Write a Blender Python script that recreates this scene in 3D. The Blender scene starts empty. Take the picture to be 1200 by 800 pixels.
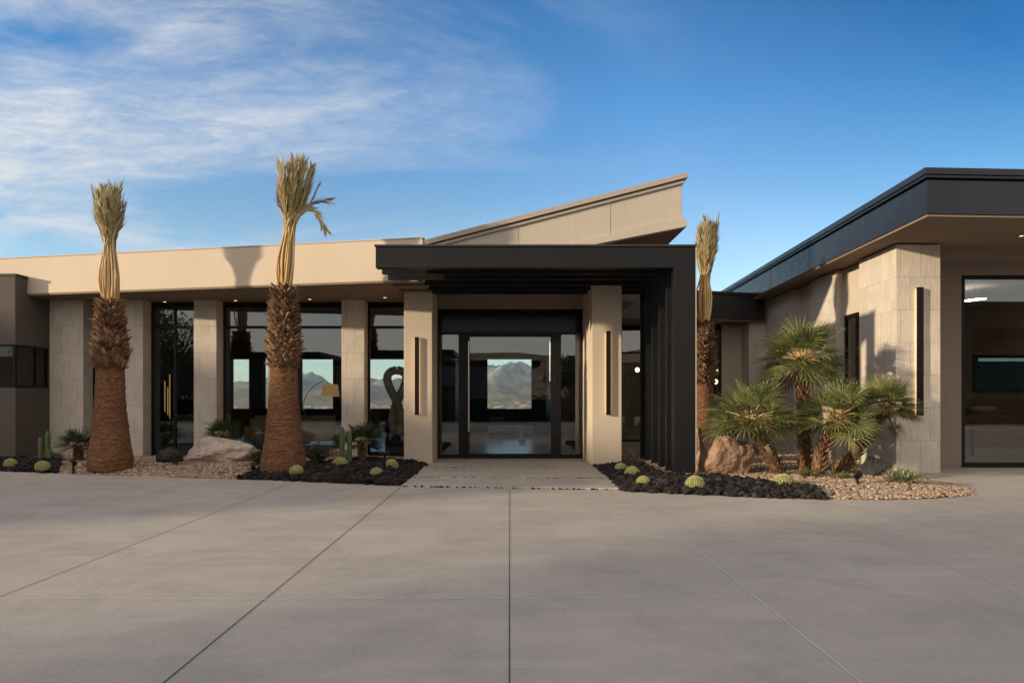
import bpy, math, random
import numpy as np
from mathutils import Vector, Matrix, noise
random.seed(7); np.random.seed(7)
R = math.radians
scene = bpy.context.scene
COL = scene.collection
EL, AZ = 11.0, 25.0            # sun height; how far it leans out of the plane of the facade

# ------------------------------------------------------------------ helpers
class MB:
    def __init__(s): s.v = []; s.f = []
    def add(s, vs, fs):
        b = len(s.v); s.v += [tuple(v) for v in vs]; s.f += [tuple(i + b for i in f) for f in fs]; return s
    def box(s, x0, x1, y0, y1, z0, z1):
        return s.prism([(x0, y0), (x1, y0), (x1, y1), (x0, y1)], z0, z1)
    def prism(s, poly, z0, z1):
        n = len(poly)
        a = sum(poly[i][0] * poly[(i+1) % n][1] - poly[(i+1) % n][0] * poly[i][1] for i in range(n))
        if a < 0: poly = poly[::-1]
        vs = [(x, y, z0) for x, y in poly] + [(x, y, z1) for x, y in poly]
        fs = [tuple(range(n))[::-1], tuple(range(n, 2*n))] + [(i, (i+1) % n, n + (i+1) % n, n + i) for i in range(n)]
        return s.add(vs, fs)
    def prism_y(s, poly, y0, y1):       # poly in (x, z)
        n = len(poly)
        a = sum(poly[i][0] * poly[(i+1) % n][1] - poly[(i+1) % n][0] * poly[i][1] for i in range(n))
        if a < 0: poly = poly[::-1]
        vs = [(x, y0, z) for x, z in poly] + [(x, y1, z) for x, z in poly]
        fs = [tuple(range(n)), tuple(range(n, 2*n))[::-1]] + [(i, n + i, n + (i+1) % n, (i+1) % n) for i in range(n)]
        return s.add(vs, fs)
    def sheet(s, poly, z):
        return s.add([(x, y, z) for x, y in poly], [tuple(range(len(poly)))])
    def tube(s, pts, rad, n=8, caps=True, flat=1.0):
        pts = [Vector(p) for p in pts]; m = len(pts)
        if not hasattr(rad, '__len__'): rad = [rad] * m
        vs = []; side = None
        for i, p in enumerate(pts):
            t = (pts[min(i+1, m-1)] - pts[max(i-1, 0)]).normalized()
            if side is None:
                side = t.cross(Vector((0, 1, 0)) if abs(t.y) < .9 else Vector((1, 0, 0))).normalized()
            side = (side - t * side.dot(t)).normalized(); up = t.cross(side)
            for k in range(n):
                a = 2*math.pi*k/n
                vs.append(p + side * math.cos(a) * rad[i] + up * math.sin(a) * rad[i] * flat)
        fs = [(i*n+k, i*n+(k+1) % n, (i+1)*n+(k+1) % n, (i+1)*n+k) for i in range(m-1) for k in range(n)]
        if caps: fs += [tuple(range(n))[::-1], tuple(range((m-1)*n, m*n))]
        return s.add(vs, fs)
    def cyl(s, x, y, z0, z1, r, n=16, r1=None):
        return s.tube([(x, y, z0), (x, y, z1)], [r, r if r1 is None else r1], n)

def mesh_of(name, mb, off=(0, 0, 0), smooth=False):
    me = bpy.data.meshes.new(name)
    v = np.array(mb.v, dtype=float).reshape(-1, 3) - np.array(off)
    me.from_pydata(v.tolist(), [], mb.f)
    me.validate()
    if smooth: me.polygons.foreach_set('use_smooth', [True] * len(me.polygons))
    return me
def uvbox(me, off):
    uv = me.uv_layers.new(name='UVMap')
    for p in me.polygons:
        n = p.normal
        for li in p.loop_indices:
            c = me.vertices[me.loops[li].vertex_index].co
            x, y, z = c.x + off[0], c.y + off[1], c.z + off[2]
            if abs(n.z) > .7: uv.data[li].uv = (x, y)
            elif abs(n.x) > abs(n.y): uv.data[li].uv = (y + 3.3, z)
            else: uv.data[li].uv = (x, z)
def wloc(o):
    v = Vector(o.location)
    while o.parent: o = o.parent; v += Vector(o.location)
    return v
def obj(name, mb, mat, parent=None, smooth=False, bevel=0, origin=None, uv=True):
    off = wloc(parent) if parent else Vector(origin or (0, 0, 0))
    me = mesh_of(name, mb, off, smooth)
    if uv and len(me.polygons) < 4000: uvbox(me, off)
    o = bpy.data.objects.new(name, me); COL.objects.link(o); me.materials.append(mat)
    if parent: o.parent = parent
    else: o.location = off
    if bevel:
        b = o.modifiers.new('bev', 'BEVEL'); b.width = bevel; b.segments = 2; b.limit_method = 'ANGLE'; b.angle_limit = R(40)
    return o
def tag(o, label=None, cat=None, group=None, kind=None):
    if label: o['label'] = label
    if cat: o['category'] = cat
    if group: o['group'] = group
    if kind: o['kind'] = kind
    return o
def thing(name, loc, label, cat, group=None):
    o = bpy.data.objects.new(name, None); COL.objects.link(o); o.location = loc
    o.empty_display_size = .3
    return tag(o, label, cat, group)
def dup(root, loc, label, rz=0, sc=1.0):
    r = root.copy(); COL.objects.link(r); r.location = loc; r.rotation_euler = (0, 0, rz)
    r.scale = (sc, sc, sc) if not hasattr(sc, '__len__') else sc; r['label'] = label
    for ch in list(root.children):
        c = ch.copy(); COL.objects.link(c); c.parent = r
        for g in ch.children:
            d = g.copy(); COL.objects.link(d); d.parent = c
    return r

# ------------------------------------------------------------------ materials
def new_mat(name):
    m = bpy.data.materials.new(name); m.use_nodes = True
    nt = m.node_tree; return m, nt, nt.nodes['Principled BSDF']
def ramp(nt, fac, stops):
    n = nt.nodes.new('ShaderNodeValToRGB'); el = n.color_ramp.elements
    while len(el) > 1: el.remove(el[-1])
    for i, (p, c) in enumerate(stops):
        e = el[0] if i == 0 else el.new(p)
        e.position = p; e.color = (c[0], c[1], c[2], 1) if hasattr(c, '__len__') else (c, c, c, 1)
    nt.links.new(fac, n.inputs[0]); return n.outputs[0]
def nz(nt, vec, scale, detail=4, rough=.55, dist=0):
    n = nt.nodes.new('ShaderNodeTexNoise'); n.inputs['Scale'].default_value = scale
    n.inputs['Detail'].default_value = detail; n.inputs['Roughness'].default_value = rough
    n.inputs['Distortion'].default_value = dist
    if vec: nt.links.new(vec, n.inputs['Vector'])
    return n.outputs['Fac']
def coord(nt, kind='Object', scale=None):
    t = nt.nodes.new('ShaderNodeTexCoord'); o = t.outputs[kind]
    if scale:
        m = nt.nodes.new('ShaderNodeMapping'); m.inputs['Scale'].default_value = scale
        nt.links.new(o, m.inputs['Vector']); o = m.outputs[0]
    return o
def mix(nt, a, b, fac, mode='MIX'):
    n = nt.nodes.new('ShaderNodeMix'); n.data_type = 'RGBA'; n.blend_type = mode
    for s, v in ((n.inputs[6], a), (n.inputs[7], b), (n.inputs[0], fac)):
        if isinstance(v, bpy.types.NodeSocket): nt.links.new(v, s)
        elif hasattr(v, '__len__'): s.default_value = (v[0], v[1], v[2], 1)
        else: s.default_value = v
    return n.outputs[2]
def math_(nt, op, a, b=0.0):
    n = nt.nodes.new('ShaderNodeMath'); n.operation = op
    for s, v in ((n.inputs[0], a), (n.inputs[1], b)):
        if isinstance(v, bpy.types.NodeSocket): nt.links.new(v, s)
        else: s.default_value = v
    return n.outputs[0]
def bump(nt, bsdf, h, strength=.3, dist=.01):
    b = nt.nodes.new('ShaderNodeBump'); b.inputs['Strength'].default_value = strength
    b.inputs['Distance'].default_value = dist
    nt.links.new(h, b.inputs['Height']); nt.links.new(b.outputs[0], bsdf.inputs['Normal'])
def noisy(name, c0, c1, scale=3, rough=.8, bs=40, bst=.2, metal=0, sc=None, spec=.3, bd=.01, detail=5, kind='Object'):
    m, nt, b = new_mat(name)
    v = coord(nt, kind, sc)
    nt.links.new(ramp(nt, nz(nt, v, scale, detail, .6), [(.3, c0), (.7, c1)]), b.inputs['Base Color'])
    b.inputs['Roughness'].default_value = rough; b.inputs['Metallic'].default_value = metal
    b.inputs['Specular IOR Level'].default_value = spec
    if bst: bump(nt, b, nz(nt, v, bs, 4), bst, bd)
    return m
def plain(name, c, rough=.5, metal=0, emit=None, es=0):
    m, nt, b = new_mat(name)
    v = coord(nt)
    nt.links.new(ramp(nt, nz(nt, v, 6, 3), [(.3, [k*.88 for k in c]), (.7, [min(1, k*1.1) for k in c])]), b.inputs['Base Color'])
    b.inputs['Roughness'].default_value = rough; b.inputs['Metallic'].default_value = metal
    if emit: b.inputs['Emission Color'].default_value = (*emit, 1); b.inputs['Emission Strength'].default_value = es
    return m

def mk_stucco(name, base, var=.06):
    m, nt, b = new_mat(name)
    v = coord(nt)
    big = nz(nt, v, .5, 4, .6); fine = nz(nt, v, 55, 3, .7)
    c = ramp(nt, big, [(.3, [k*(1-var) for k in base]), (.7, [k*(1+var) for k in base])])
    c2 = mix(nt, c, [k*.8 for k in base], math_(nt, 'MULTIPLY', fine, .3))
    # faint vertical run-off streaks
    st = nz(nt, coord(nt, 'Object', (6, 6, .5)), 1.3, 3, .6)
    c3 = mix(nt, c2, [k*.72 for k in base], math_(nt, 'MULTIPLY', ramp(nt, st, [(.55, 0), (.8, 1)]), .25))
    nt.links.new(c3, b.inputs['Base Color']); b.inputs['Roughness'].default_value = .9
    b.inputs['Specular IOR Level'].default_value = .2
    bump(nt, b, fine, .35, .004)
    return m
STUCCO = mk_stucco('stucco', (.53, .435, .34))
STUCCO_TR = mk_stucco('stucco_grey', (.45, .385, .32))
STUCCO_BR = mk_stucco('stucco_brown', (.24, .19, .155))
STUCCO_BLOCK = mk_stucco('stucco_block', (.10, .084, .072))
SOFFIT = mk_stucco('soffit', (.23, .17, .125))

def mk_stone():
    m, nt, b = new_mat('travertine')
    uv = coord(nt, 'UV')
    br = nt.nodes.new('ShaderNodeTexBrick'); nt.links.new(uv, br.inputs['Vector'])
    br.inputs['Scale'].default_value = 1; br.offset = .5
    br.inputs['Brick Width'].default_value = .42; br.inputs['Row Height'].default_value = .685
    br.inputs['Mortar Size'].default_value = .0035; br.inputs['Mortar Smooth'].default_value = .1
    br.inputs['Color1'].default_value = (.60, .52, .435, 1); br.inputs['Color2'].default_value = (.50, .43, .36, 1)
    br.inputs['Mortar'].default_value = (.24, .20, .17, 1)
    vein = nz(nt, coord(nt, 'UV', (9, 1.1, 1)), 2.5, 7, .65, .4)
    cloud = nz(nt, uv, 2.2, 5, .6)
    c = mix(nt, br.outputs['Color'], ramp(nt, vein, [(.3, (.33, .27, .22)), (.5, (.52, .46, .39)), (.72, (.66, .6, .52))]), .42)
    c = mix(nt, c, (.40, .33, .26), math_(nt, 'MULTIPLY', ramp(nt, cloud, [(.45, 0), (.75, 1)]), .5))
    pits = nz(nt, coord(nt, 'UV', (30, 9, 1)), 3, 3, .7)
    c = mix(nt, c, (.2, .165, .13), math_(nt, 'MULTIPLY', ramp(nt, pits, [(.66, 0), (.72, 1)]), .5))
    c = mix(nt, c, (.25, .21, .18), br.outputs['Fac'])
    nt.links.new(c, b.inputs['Base Color']); b.inputs['Roughness'].default_value = .7
    b.inputs['Specular IOR Level'].default_value = .3
    h = math_(nt, 'SUBTRACT', math_(nt, 'MULTIPLY', vein, .5), math_(nt, 'MULTIPLY', br.outputs['Fac'], 1.0))
    bump(nt, b, h, .35, .006)
    return m
STONE = mk_stone()
def mk_metal(name, c, rough, metal=.0, spec=.5):
    m, nt, b = new_mat(name)
    v = coord(nt)
    f = nz(nt, v, 1.2, 4, .6)
    nt.links.new(ramp(nt, f, [(.3, [k*.85 for k in c]), (.7, [k*1.15 for k in c])]), b.inputs['Base Color'])
    nt.links.new(ramp(nt, nz(nt, v, 3, 5), [(.3, rough*.85), (.7, rough*1.2)]), b.inputs['Roughness'])
    b.inputs['Metallic'].default_value = metal; b.inputs['Specular IOR Level'].default_value = spec
    
    return m
BLACK = mk_metal('black_metal', (.009, .0092, .0105), .5, 0, .2)
FRAME = mk_metal('frame_black', (.006, .006, .0065), .4, 0, .2)
FASCIA_DK = mk_metal('fascia_dark', (.014, .016, .023), .26, 0, .28)
FASCIA_MID = mk_metal('fascia_mid', (.026, .024, .023), .5, 0, .4)
STEEL = mk_metal('steel', (.55, .53, .5), .3, 1)
BRASS = plain('brass', (.6, .38, .14), .3, 1, (1, .55, .2), .15)

def mk_glass(name, tint, refl):
    m, nt, b = new_mat(name); nt.nodes.remove(b)
    out = nt.nodes['Material Output']
    tr = nt.nodes.new('ShaderNodeBsdfTransparent'); tr.inputs[0].default_value = (*tint, 1)
    gl = nt.nodes.new('ShaderNodeBsdfGlossy'); gl.inputs['Roughness'].default_value = .0
    gl.inputs['Color'].default_value = (.92, .95, .97, 1)
    fr = nt.nodes.new('ShaderNodeFresnel'); fr.inputs[0].default_value = refl
    ms = nt.nodes.new('ShaderNodeMixShader')
    ge = nt.nodes.new('ShaderNodeNewGeometry')      # a pane reflects at its outer faces only
    nt.links.new(math_(nt, 'MULTIPLY', fr.outputs[0], math_(nt, 'SUBTRACT', 1.0, ge.outputs['Backfacing'])), ms.inputs[0]); nt.links.new(tr.outputs[0], ms.inputs[1]); nt.links.new(gl.outputs[0], ms.inputs[2])
    bp = nt.nodes.new('ShaderNodeBump'); bp.inputs['Strength'].default_value = .02; bp.inputs['Distance'].default_value = .01
    nt.links.new(nz(nt, coord(nt), .8, 1), bp.inputs['Height']); nt.links.new(bp.outputs[0], gl.inputs['Normal'])
    nt.links.new(ms.outputs[0], out.inputs[0]); return m
REFL_DARK = mk_metal('dark_reflection', (.006, .006, .007), .12, 0, .12)  # black stands in for the dark canopy reflected in the glazing
GLASS = mk_glass('window_glass', (.86, .90, .89), 2.1)
GLASS_DK = mk_glass('tinted_glass', (.25, .27, .27), 1.5)
GLASS_CLEAR = mk_glass('clear_glass', (.94, .97, .98), 1.3)

def mk_concrete():
    m, nt, b = new_mat('concrete')
    v = coord(nt)
    a = nz(nt, v, .35, 6, .6); f = nz(nt, v, 120, 3, .7); tro = nz(nt, coord(nt, 'Object', (.5, 2.2, 1)), 1.1, 6, .62, .8)
    c = ramp(nt, a, [(.3, (.37, .32, .272)), (.7, (.46, .40, .338))])
    c = mix(nt, c, (.29, .265, .245), math_(nt, 'MULTIPLY', ramp(nt, tro, [(.42, 0), (.72, 1)]), .5))
    c = mix(nt, c, (.52, .48, .44), math_(nt, 'MULTIPLY', ramp(nt, f, [(.55, 0), (.8, 1)]), .3))
    mid = nz(nt, v, .9, 10, .72, .5)
    c = mix(nt, c, (.24, .215, .195), math_(nt, 'MULTIPLY', ramp(nt, mid, [(.46, 0), (.62, 1)]), .38))
    grain = nz(nt, v, 28, 6, .8)
    c = mix(nt, c, (.62, .56, .5), math_(nt, 'MULTIPLY', ramp(nt, grain, [(.5, 0), (.7, 1)]), .3))
    stain = nz(nt, v, 1.7, 8, .7, 1.2)
    c = mix(nt, c, (.18, .165, .155), math_(nt, 'MULTIPLY', ramp(nt, stain, [(.62, 0), (.72, 1)]), .3))
    nt.links.new(c, b.inputs['Base Color'])
    nt.links.new(ramp(nt, tro, [(.3, .62), (.7, .85)]), b.inputs['Roughness'])
    b.inputs['Specular IOR Level'].default_value = .35
    bump(nt, b, math_(nt, 'ADD', math_(nt, 'MULTIPLY', f, .25), nz(nt, v, 9, 6, .7)), .22, .012)
    return m
CONC = mk_concrete()
JOINT_D = plain('joint_dark', (.06, .055, .05), .9)
JOINT_L = plain('joint_pale', (.62, .58, .53), .9)
def island(name, cols, rough=.85, bs=60, spec=.25):
    m, nt, b = new_mat(name)
    g = nt.nodes.new('ShaderNodeNewGeometry')
    n = len(cols)
    c = ramp(nt, g.outputs['Random Per Island'], [(i/(n-1), cc) for i, cc in enumerate(cols)])
    v = coord(nt)
    c = mix(nt, c, [k*.5 for k in cols[0]], math_(nt, 'MULTIPLY', nz(nt, v, bs, 3, .7), .5))
    nt.links.new(c, b.inputs['Base Color']); b.inputs['Roughness'].default_value = rough
    b.inputs['Specular IOR Level'].default_value = spec
    return m
GRAVEL = island('gravel', [(.22, .14, .09), (.40, .28, .18), (.50, .40, .29), (.28, .19, .13), (.58, .48, .36), (.36, .22, .13), (.18, .13, .10)])
LAVA = island('lava_rock', [(.010, .009, .009), (.03, .027, .026), (.016, .014, .013), (.06, .052, .048), (.022, .018, .017)], .95, spec=.1)
SOIL = noisy('soil', (.12, .085, .06), (.25, .18, .12), 8, .95, 60, .6)
SOIL_D = noisy('dark_soil', (.012, .011, .01), (.04, .035, .032), 9, .95, 60, .6)
BOULD = noisy('boulder', (.22, .125, .08), (.42, .27, .185), 2.2, .85, 14, .7, bd=.03, detail=8)
BOULD_W = noisy('boulder_pale', (.36, .27, .215), (.58, .48, .40), 2.6, .85, 14, .7, bd=.03, detail=8)
BOULD_D = noisy('boulder_dark', (.02, .018, .018), (.05, .046, .044), 3, .85, 30, .8, bd=.02)
def mk_trunk():
    m, nt, b = new_mat('palm_fibre')
    v = coord(nt, 'Object', (1, 1, 4.5)); v2 = coord(nt, 'Object', (1, 1, 2.2))
    a = nz(nt, v, 9, 8, .75, 1.2); big = nz(nt, coord(nt), 2.2, 4, .6)
    vo = nt.nodes.new('ShaderNodeTexVoronoi'); vo.inputs['Scale'].default_value = 13; nt.links.new(v2, vo.inputs['Vector'])
    c = ramp(nt, a, [(.28, (.055, .026, .014)), (.48, (.205, .095, .044)), (.62, (.30, .15, .072)), (.75, (.42, .25, .14))])
    c = mix(nt, c, (.10, .052, .03), math_(nt, 'MULTIPLY', ramp(nt, big, [(.4, 0), (.65, 1)]), .45))
    c = mix(nt, c, (.07, .035, .02), math_(nt, 'MULTIPLY', ramp(nt, vo.outputs['Distance'], [(.35, 0), (.7, 1)]), .5))
    nt.links.new(c, b.inputs['Base Color']); b.inputs['Roughness'].default_value = .9; b.inputs['Specular IOR Level'].default_value = .2
    bump(nt, b, math_(nt, 'SUBTRACT', a, math_(nt, 'MULTIPLY', vo.outputs['Distance'], .5)), .8, .03)
    return m
TRUNK = mk_trunk()
BOOTS = island('palm_boots', [(.07, .032, .016), (.20, .105, .055), (.40, .26, .15), (.11, .055, .03), (.30, .17, .09), (.16, .085, .045)])
STALK = island('palm_stalks', [(.50, .27, .09), (.64, .46, .22), (.42, .26, .10), (.60, .40, .16), (.70, .54, .30)], .55)
def leafm(name, cols, tr=.35):
    m, nt, b = new_mat(name); out = nt.nodes['Material Output']
    g = nt.nodes.new('ShaderNodeNewGeometry'); n = len(cols)
    c = ramp(nt, g.outputs['Random Per Island'], [(i/(n-1), cc) for i, cc in enumerate(cols)])
    nt.links.new(c, b.inputs['Base Color']); b.inputs['Roughness'].default_value = .5
    t = nt.nodes.new('ShaderNodeBsdfTranslucent'); nt.links.new(c, t.inputs[0])
    ms = nt.nodes.new('ShaderNodeMixShader'); ms.inputs[0].default_value = tr
    nt.links.new(b.outputs[0], ms.inputs[1]); nt.links.new(t.outputs[0], ms.inputs[2]); nt.links.new(ms.outputs[0], out.inputs[0])
    return m
FROND_DRY = leafm('date_leaflets', [(.28, .24, .11), (.50, .37, .18), (.13, .14, .06), (.60, .46, .25), (.20, .20, .085), (.42, .30, .14)], .35)
FAN = leafm('fan_leaf', [(.09, .115, .035), (.17, .19, .06), (.30, .29, .11), (.065, .085, .03), (.22, .23, .08), (.13, .15, .045)], .35)
DEAD = leafm('dead_leaf', [(.22, .15, .08), (.32, .24, .14), (.14, .09, .05)], .25)
FAN_DK = leafm('fan_leaf_dark', [(.03, .05, .022), (.05, .08, .03), (.075, .105, .045)], .3)
LEAF = leafm('tree_leaf', [(.035, .06, .022), (.055, .09, .03), (.085, .12, .045)], .3)
SHRUB = leafm('shrub_leaf', [(.20, .26, .13), (.3, .36, .2), (.14, .2, .09)], .3)
CACT = noisy('cactus_skin', (.13, .14, .045), (.22, .22, .075), 4, .6, 50, .2)
CACT_Y = plain('cactus_spines', (.62, .58, .26), .6)
CACT_C = noisy('column_cactus_skin', (.06, .10, .045), (.11, .15, .06), 4, .6, 50, .2)
WOOD_DK = noisy('dark_wood', (.018, .011, .008), (.04, .025, .016), 3, .5, 20, .2, sc=(8, 8, 1))
WOOD_BR = noisy('brown_wood', (.11, .05, .018), (.21, .10, .035), 2, .5, 20, .2, sc=(1, 1, 7))
FLOOR_IN = noisy('stone_floor', (.28, .27, .25), (.36, .35, .32), .8, .25, 30, .05, spec=.5)
FABRIC_W = noisy('pale_fabric', (.72, .7, .66), (.85, .83, .8), 5, .95, 120, .4)
FABRIC_T = noisy('tan_fabric', (.30, .18, .09), (.42, .27, .15), 5, .95, 120, .4)
FABRIC_G = noisy('grey_fabric', (.10, .10, .10), (.16, .155, .15), 5, .95, 120, .4)
PLAST = plain('white_ceramic', (.7, .69, .66), .35)
SHADE = plain('lamp_shade', (.55, .36, .2), .8, 0, (1, .55, .2), .12)
BULB = plain('bulb', (1, .7, .4), .5, 0, (1, .60, .25), 4)
GLOW = plain('glow_strip', (1, .75, .45), .5, 0, (1, .62, .30), 2.6)
DOWNL = plain('downlight_lens', (1, .8, .6), .5, 0, (1, .72, .45), .9)
LED = plain('led', (1, .95, .85), .5, 0, (1, .93, .8), 12)
SIGNM = plain('tag', (.5, .5, .5), .6)

# ------------------------------------------------------------------ camera, sun, sky
cam = bpy.data.cameras.new('camera'); co = bpy.data.objects.new('camera', cam); COL.objects.link(co)
co.location = (0, 0, 1.6); co.rotation_euler = (R(90), 0, 0)
cam.sensor_width = 36; cam.lens = 24; cam.shift_y = 65/1200; cam.shift_x = 3/1200
cam.clip_start = .1; cam.clip_end = 60000; scene.camera = co
tosun = Vector((-math.cos(R(AZ)) * math.cos(R(EL)), -math.sin(R(AZ)) * math.cos(R(EL)), math.sin(R(EL))))
sl = bpy.data.lights.new('sun', 'SUN'); so = bpy.data.objects.new('sun', sl); COL.objects.link(so)
sl.energy = 3.0; sl.angle = R(1.5); sl.color = (1, .84, .60)
so.rotation_euler = tosun.to_track_quat('Z', 'Y').to_euler(); so.location = (-30, -20, 30)
w = bpy.data.worlds.new('World'); scene.world = w; w.use_nodes = True; nt = w.node_tree
bg = nt.nodes['Background']; bg.inputs[1].default_value = .15
sky = nt.nodes.new('ShaderNodeTexSky'); sky.sky_type = 'NISHITA'; sky.sun_disc = False
sky.sun_elevation = R(EL); sky.sun_rotation = math.atan2(tosun.x, tosun.y)
sky.air_density = 1.0; sky.dust_density = .6; sky.ozone_density = 2.2; sky.altitude = 800
tc = nt.nodes.new('ShaderNodeTexCoord'); sp = nt.nodes.new('ShaderNodeSeparateXYZ'); nt.links.new(tc.outputs['Generated'], sp.inputs[0])
zc = math_(nt, 'ADD', math_(nt, 'MAXIMUM', sp.outputs[2], 0.0), .16)
cx = math_(nt, 'DIVIDE', sp.outputs[0], zc); cy = math_(nt, 'DIVIDE', sp.outputs[1], zc)
cb = nt.nodes.new('ShaderNodeCombineXYZ'); nt.links.new(cx, cb.inputs[0]); nt.links.new(cy, cb.inputs[1])
def cl(scale, rot, det, rough, dist, loc=(0, 0, 0)):
    m = nt.nodes.new('ShaderNodeMapping'); m.inputs['Scale'].default_value = scale; m.inputs['Rotation'].default_value = (0, 0, rot)
    m.inputs['Location'].default_value = loc
    nt.links.new(cb.outputs[0], m.inputs[0]); return nz(nt, m.outputs[0], 1, det, rough, dist)
c1 = cl((.8, 1.5, 1), R(-22), 10, .6, .9, (1.3, .4, 0)); c2 = cl((4.5, 9, 1), R(-28), 9, .72, .7); c3 = cl((14, 26, 1), R(-20), 6, .8, .6)
fine = math_(nt, 'ADD', math_(nt, 'MULTIPLY', c2, .7), math_(nt, 'MULTIPLY', c3, .3))
cov = math_(nt, 'MULTIPLY', ramp(nt, c1, [(.42, 0), (.66, 1)]), ramp(nt, fine, [(.32, .16), (.68, 1)]))
# thin cirrus to the left of the view, clear to the right, a broken overcast behind the camera
left = math_(nt, 'SUBTRACT', math_(nt, 'MULTIPLY', sp.outputs[0], -1.0), math_(nt, 'MULTIPLY', sp.outputs[1], .35))
def mr(v, a, b, c, d):
    w_ = nt.nodes.new('ShaderNodeMapRange'); nt.links.new(v, w_.inputs[0])
    for k, q in enumerate((a, b, c, d)): w_.inputs[k+1].default_value = q
    return w_.outputs[0]
cov = math_(nt, 'MULTIPLY', cov, mr(left, -.55, .3, .04, 1.35))
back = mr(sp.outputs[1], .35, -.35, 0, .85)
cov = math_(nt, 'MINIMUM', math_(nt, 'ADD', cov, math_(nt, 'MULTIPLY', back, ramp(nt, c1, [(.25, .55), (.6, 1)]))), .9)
tint = ramp(nt, sp.outputs[2], [(.0, (1.05, 1.02, .98)), (.22, (.74, .77, .76)), (.38, (.36, .66, .84)), (.50, (.22, .54, .76)), (.75, (.3, .5, .65))])
skyc = mix(nt, sky.outputs[0], tint, 1.0, 'MULTIPLY')
skyc = mix(nt, skyc, ramp(nt, math_(nt, 'MULTIPLY', sp.outputs[0], sp.outputs[2]), [(.0, 1), (.07, (.96, .98, 1)), (.21, (.14, .48, .6))]), 1.0, 'MULTIPLY')
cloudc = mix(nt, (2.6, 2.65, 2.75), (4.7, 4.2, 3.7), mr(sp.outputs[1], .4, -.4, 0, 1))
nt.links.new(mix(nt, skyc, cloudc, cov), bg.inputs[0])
scene.view_settings.view_transform = 'Standard'; scene.view_settings.look = 'None'
scene.view_settings.exposure = 1.0; scene.view_settings.gamma = 1
scene.render.engine = 'CYCLES'
scene.cycles.max_bounces = 10; scene.cycles.transparent_max_bounces = 16

# ------------------------------------------------------------------ terrain
def mk_terrain_mat():
    m, nt, b = new_mat('desert')
    v = coord(nt)
    a = nz(nt, v, .004, 8, .6); s = nz(nt, v, .06, 6, .75)
    c = ramp(nt, a, [(.35, (.26, .15, .09)), (.5, (.36, .25, .16)), (.65, (.22, .17, .11))])
    c = mix(nt, c, (.05, .06, .03), math_(nt, 'MULTIPLY', ramp(nt, s, [(.48, 0), (.6, 1)]), .65))
    g = nt.nodes.new('ShaderNodeNewGeometry'); sx = nt.nodes.new('ShaderNodeSeparateXYZ'); nt.links.new(g.outputs['Position'], sx.inputs[0])
    hi = nt.nodes.new('ShaderNodeMapRange'); nt.links.new(sx.outputs[2], hi.inputs[0]); hi.inputs[1].default_value = 20; hi.inputs[2].default_value = 260
    rock = ramp(nt, nz(nt, v, .006, 10, .75), [(.38, (.10, .10, .10)), (.62, (.46, .44, .42))])
    c = mix(nt, c, rock, hi.outputs[0])
    nt.links.new(c, b.inputs['Base Color']); b.inputs['Roughness'].default_value = 1; b.inputs['Specular IOR Level'].default_value = .1
    return m
def height(x, y):
    r = math.hypot(x, y); h = -.04
    if r > 60:
        fwd = max(0, y) / r
        k = min(1, max(0, (y - 40) / 220)); k = k*k*(3-2*k)
        h -= 62 * k
        k2 = min(1, max(0, (r - 110) / 900))
        if y < 40: h += k2 * (38 + 60 * noise.fractal((x*.0016, y*.0016, 3.1), 1, 2, 5)) * min(1, (40 - y) / 120)
        elif r > 300: h += k2 * 12 * noise.fractal((x*.0025, y*.0025, .3), 1, 2, 5)
        if y > 0 and r > 4700:
            k3 = min(1, (r - 4700) / 2600)
            n = noise.ridged_multi_fractal((x*.0009 + 2.3, y*.0009 + .9, 1.7), .85, 2.1, 9, .95, 2)
            n2 = noise.fractal((x*.0016, y*.0016, 5), .8, 2, 6)
            px = x / r
            env = 215 + 250*math.exp(-((px - .006)/.05)**2) + 110*math.exp(-((px - .10)/.06)**2) + 60*math.exp(-((px + .30)/.08)**2)
            h += k3**1.4 * env * (.16 + .62*min(1.7, n) + .38*n2)
    return h
rad = [0, 30, 45, 60, 75, 90, 110, 135, 165, 200, 240, 290, 350, 430, 530, 650, 800, 1000, 1300, 1700, 2200, 2700, 3200, 3700]
rad += [3700 + 90*i for i in range(1, 56)] + [9200, 10500, 13000, 18000, 28000]
angs = []
a = 0.0
while a < 360:
    angs.append(a); a += .3 if 74 < a < 118 else (.7 if (38 < a < 142) else 4)
tm = MB(); na = len(angs)
for r_ in rad:
    for a in angs:
        x, y = r_*math.cos(R(a)), r_*math.sin(R(a))
        z = height(x, y) if r_ < 9000 else (-62 if y > 0 else 30)
        tm.v.append((x, y, z))
for i in range(len(rad)-1):
    for k in range(na):
        a_, b_ = i*na+k, i*na+(k+1) % na
        tm.f.append((a_, a_+na, b_+na, b_))
tag(obj('terrain', tm, mk_terrain_mat(), smooth=True, uv=False), kind='structure')

# driveway: one big sheet with its joints
dm = MB(); dm.sheet([(-38, -30), (45, -30), (45, 36), (-38, 36)], 0.0)
drive = tag(obj('driveway', dm, CONC), kind='structure')
jd = MB(); jl = MB()
def jline(mb, x0, y0, x1, y1, w=.006, z=.004):
    d = Vector((x1-x0, y1-y0)).normalized(); n = Vector((-d.y, d.x)) * w
    mb.sheet([(x0+n.x, y0+n.y), (x0-n.x, y0-n.y), (x1-n.x, y1-n.y), (x1+n.x, y1+n.y)], z)
jline(jd, 0, -28, 0, 11.75, .004); jline(jd, -1.96, -28, -1.93, 12.2, .0048)
jline(jd, -4.08, -28, -4.08, 13.1, .0035)
jline(jl, 1.97, -28, 1.97, 11.4, .0045); jline(jl, 4.17, -28, 4.17, 10.8, .006)
jline(jl, -30, 5.4, -.02, 5.4, .006, .005); jline(jl, .02, 5.4, 1.94, 5.4, .004, .005)
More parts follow.
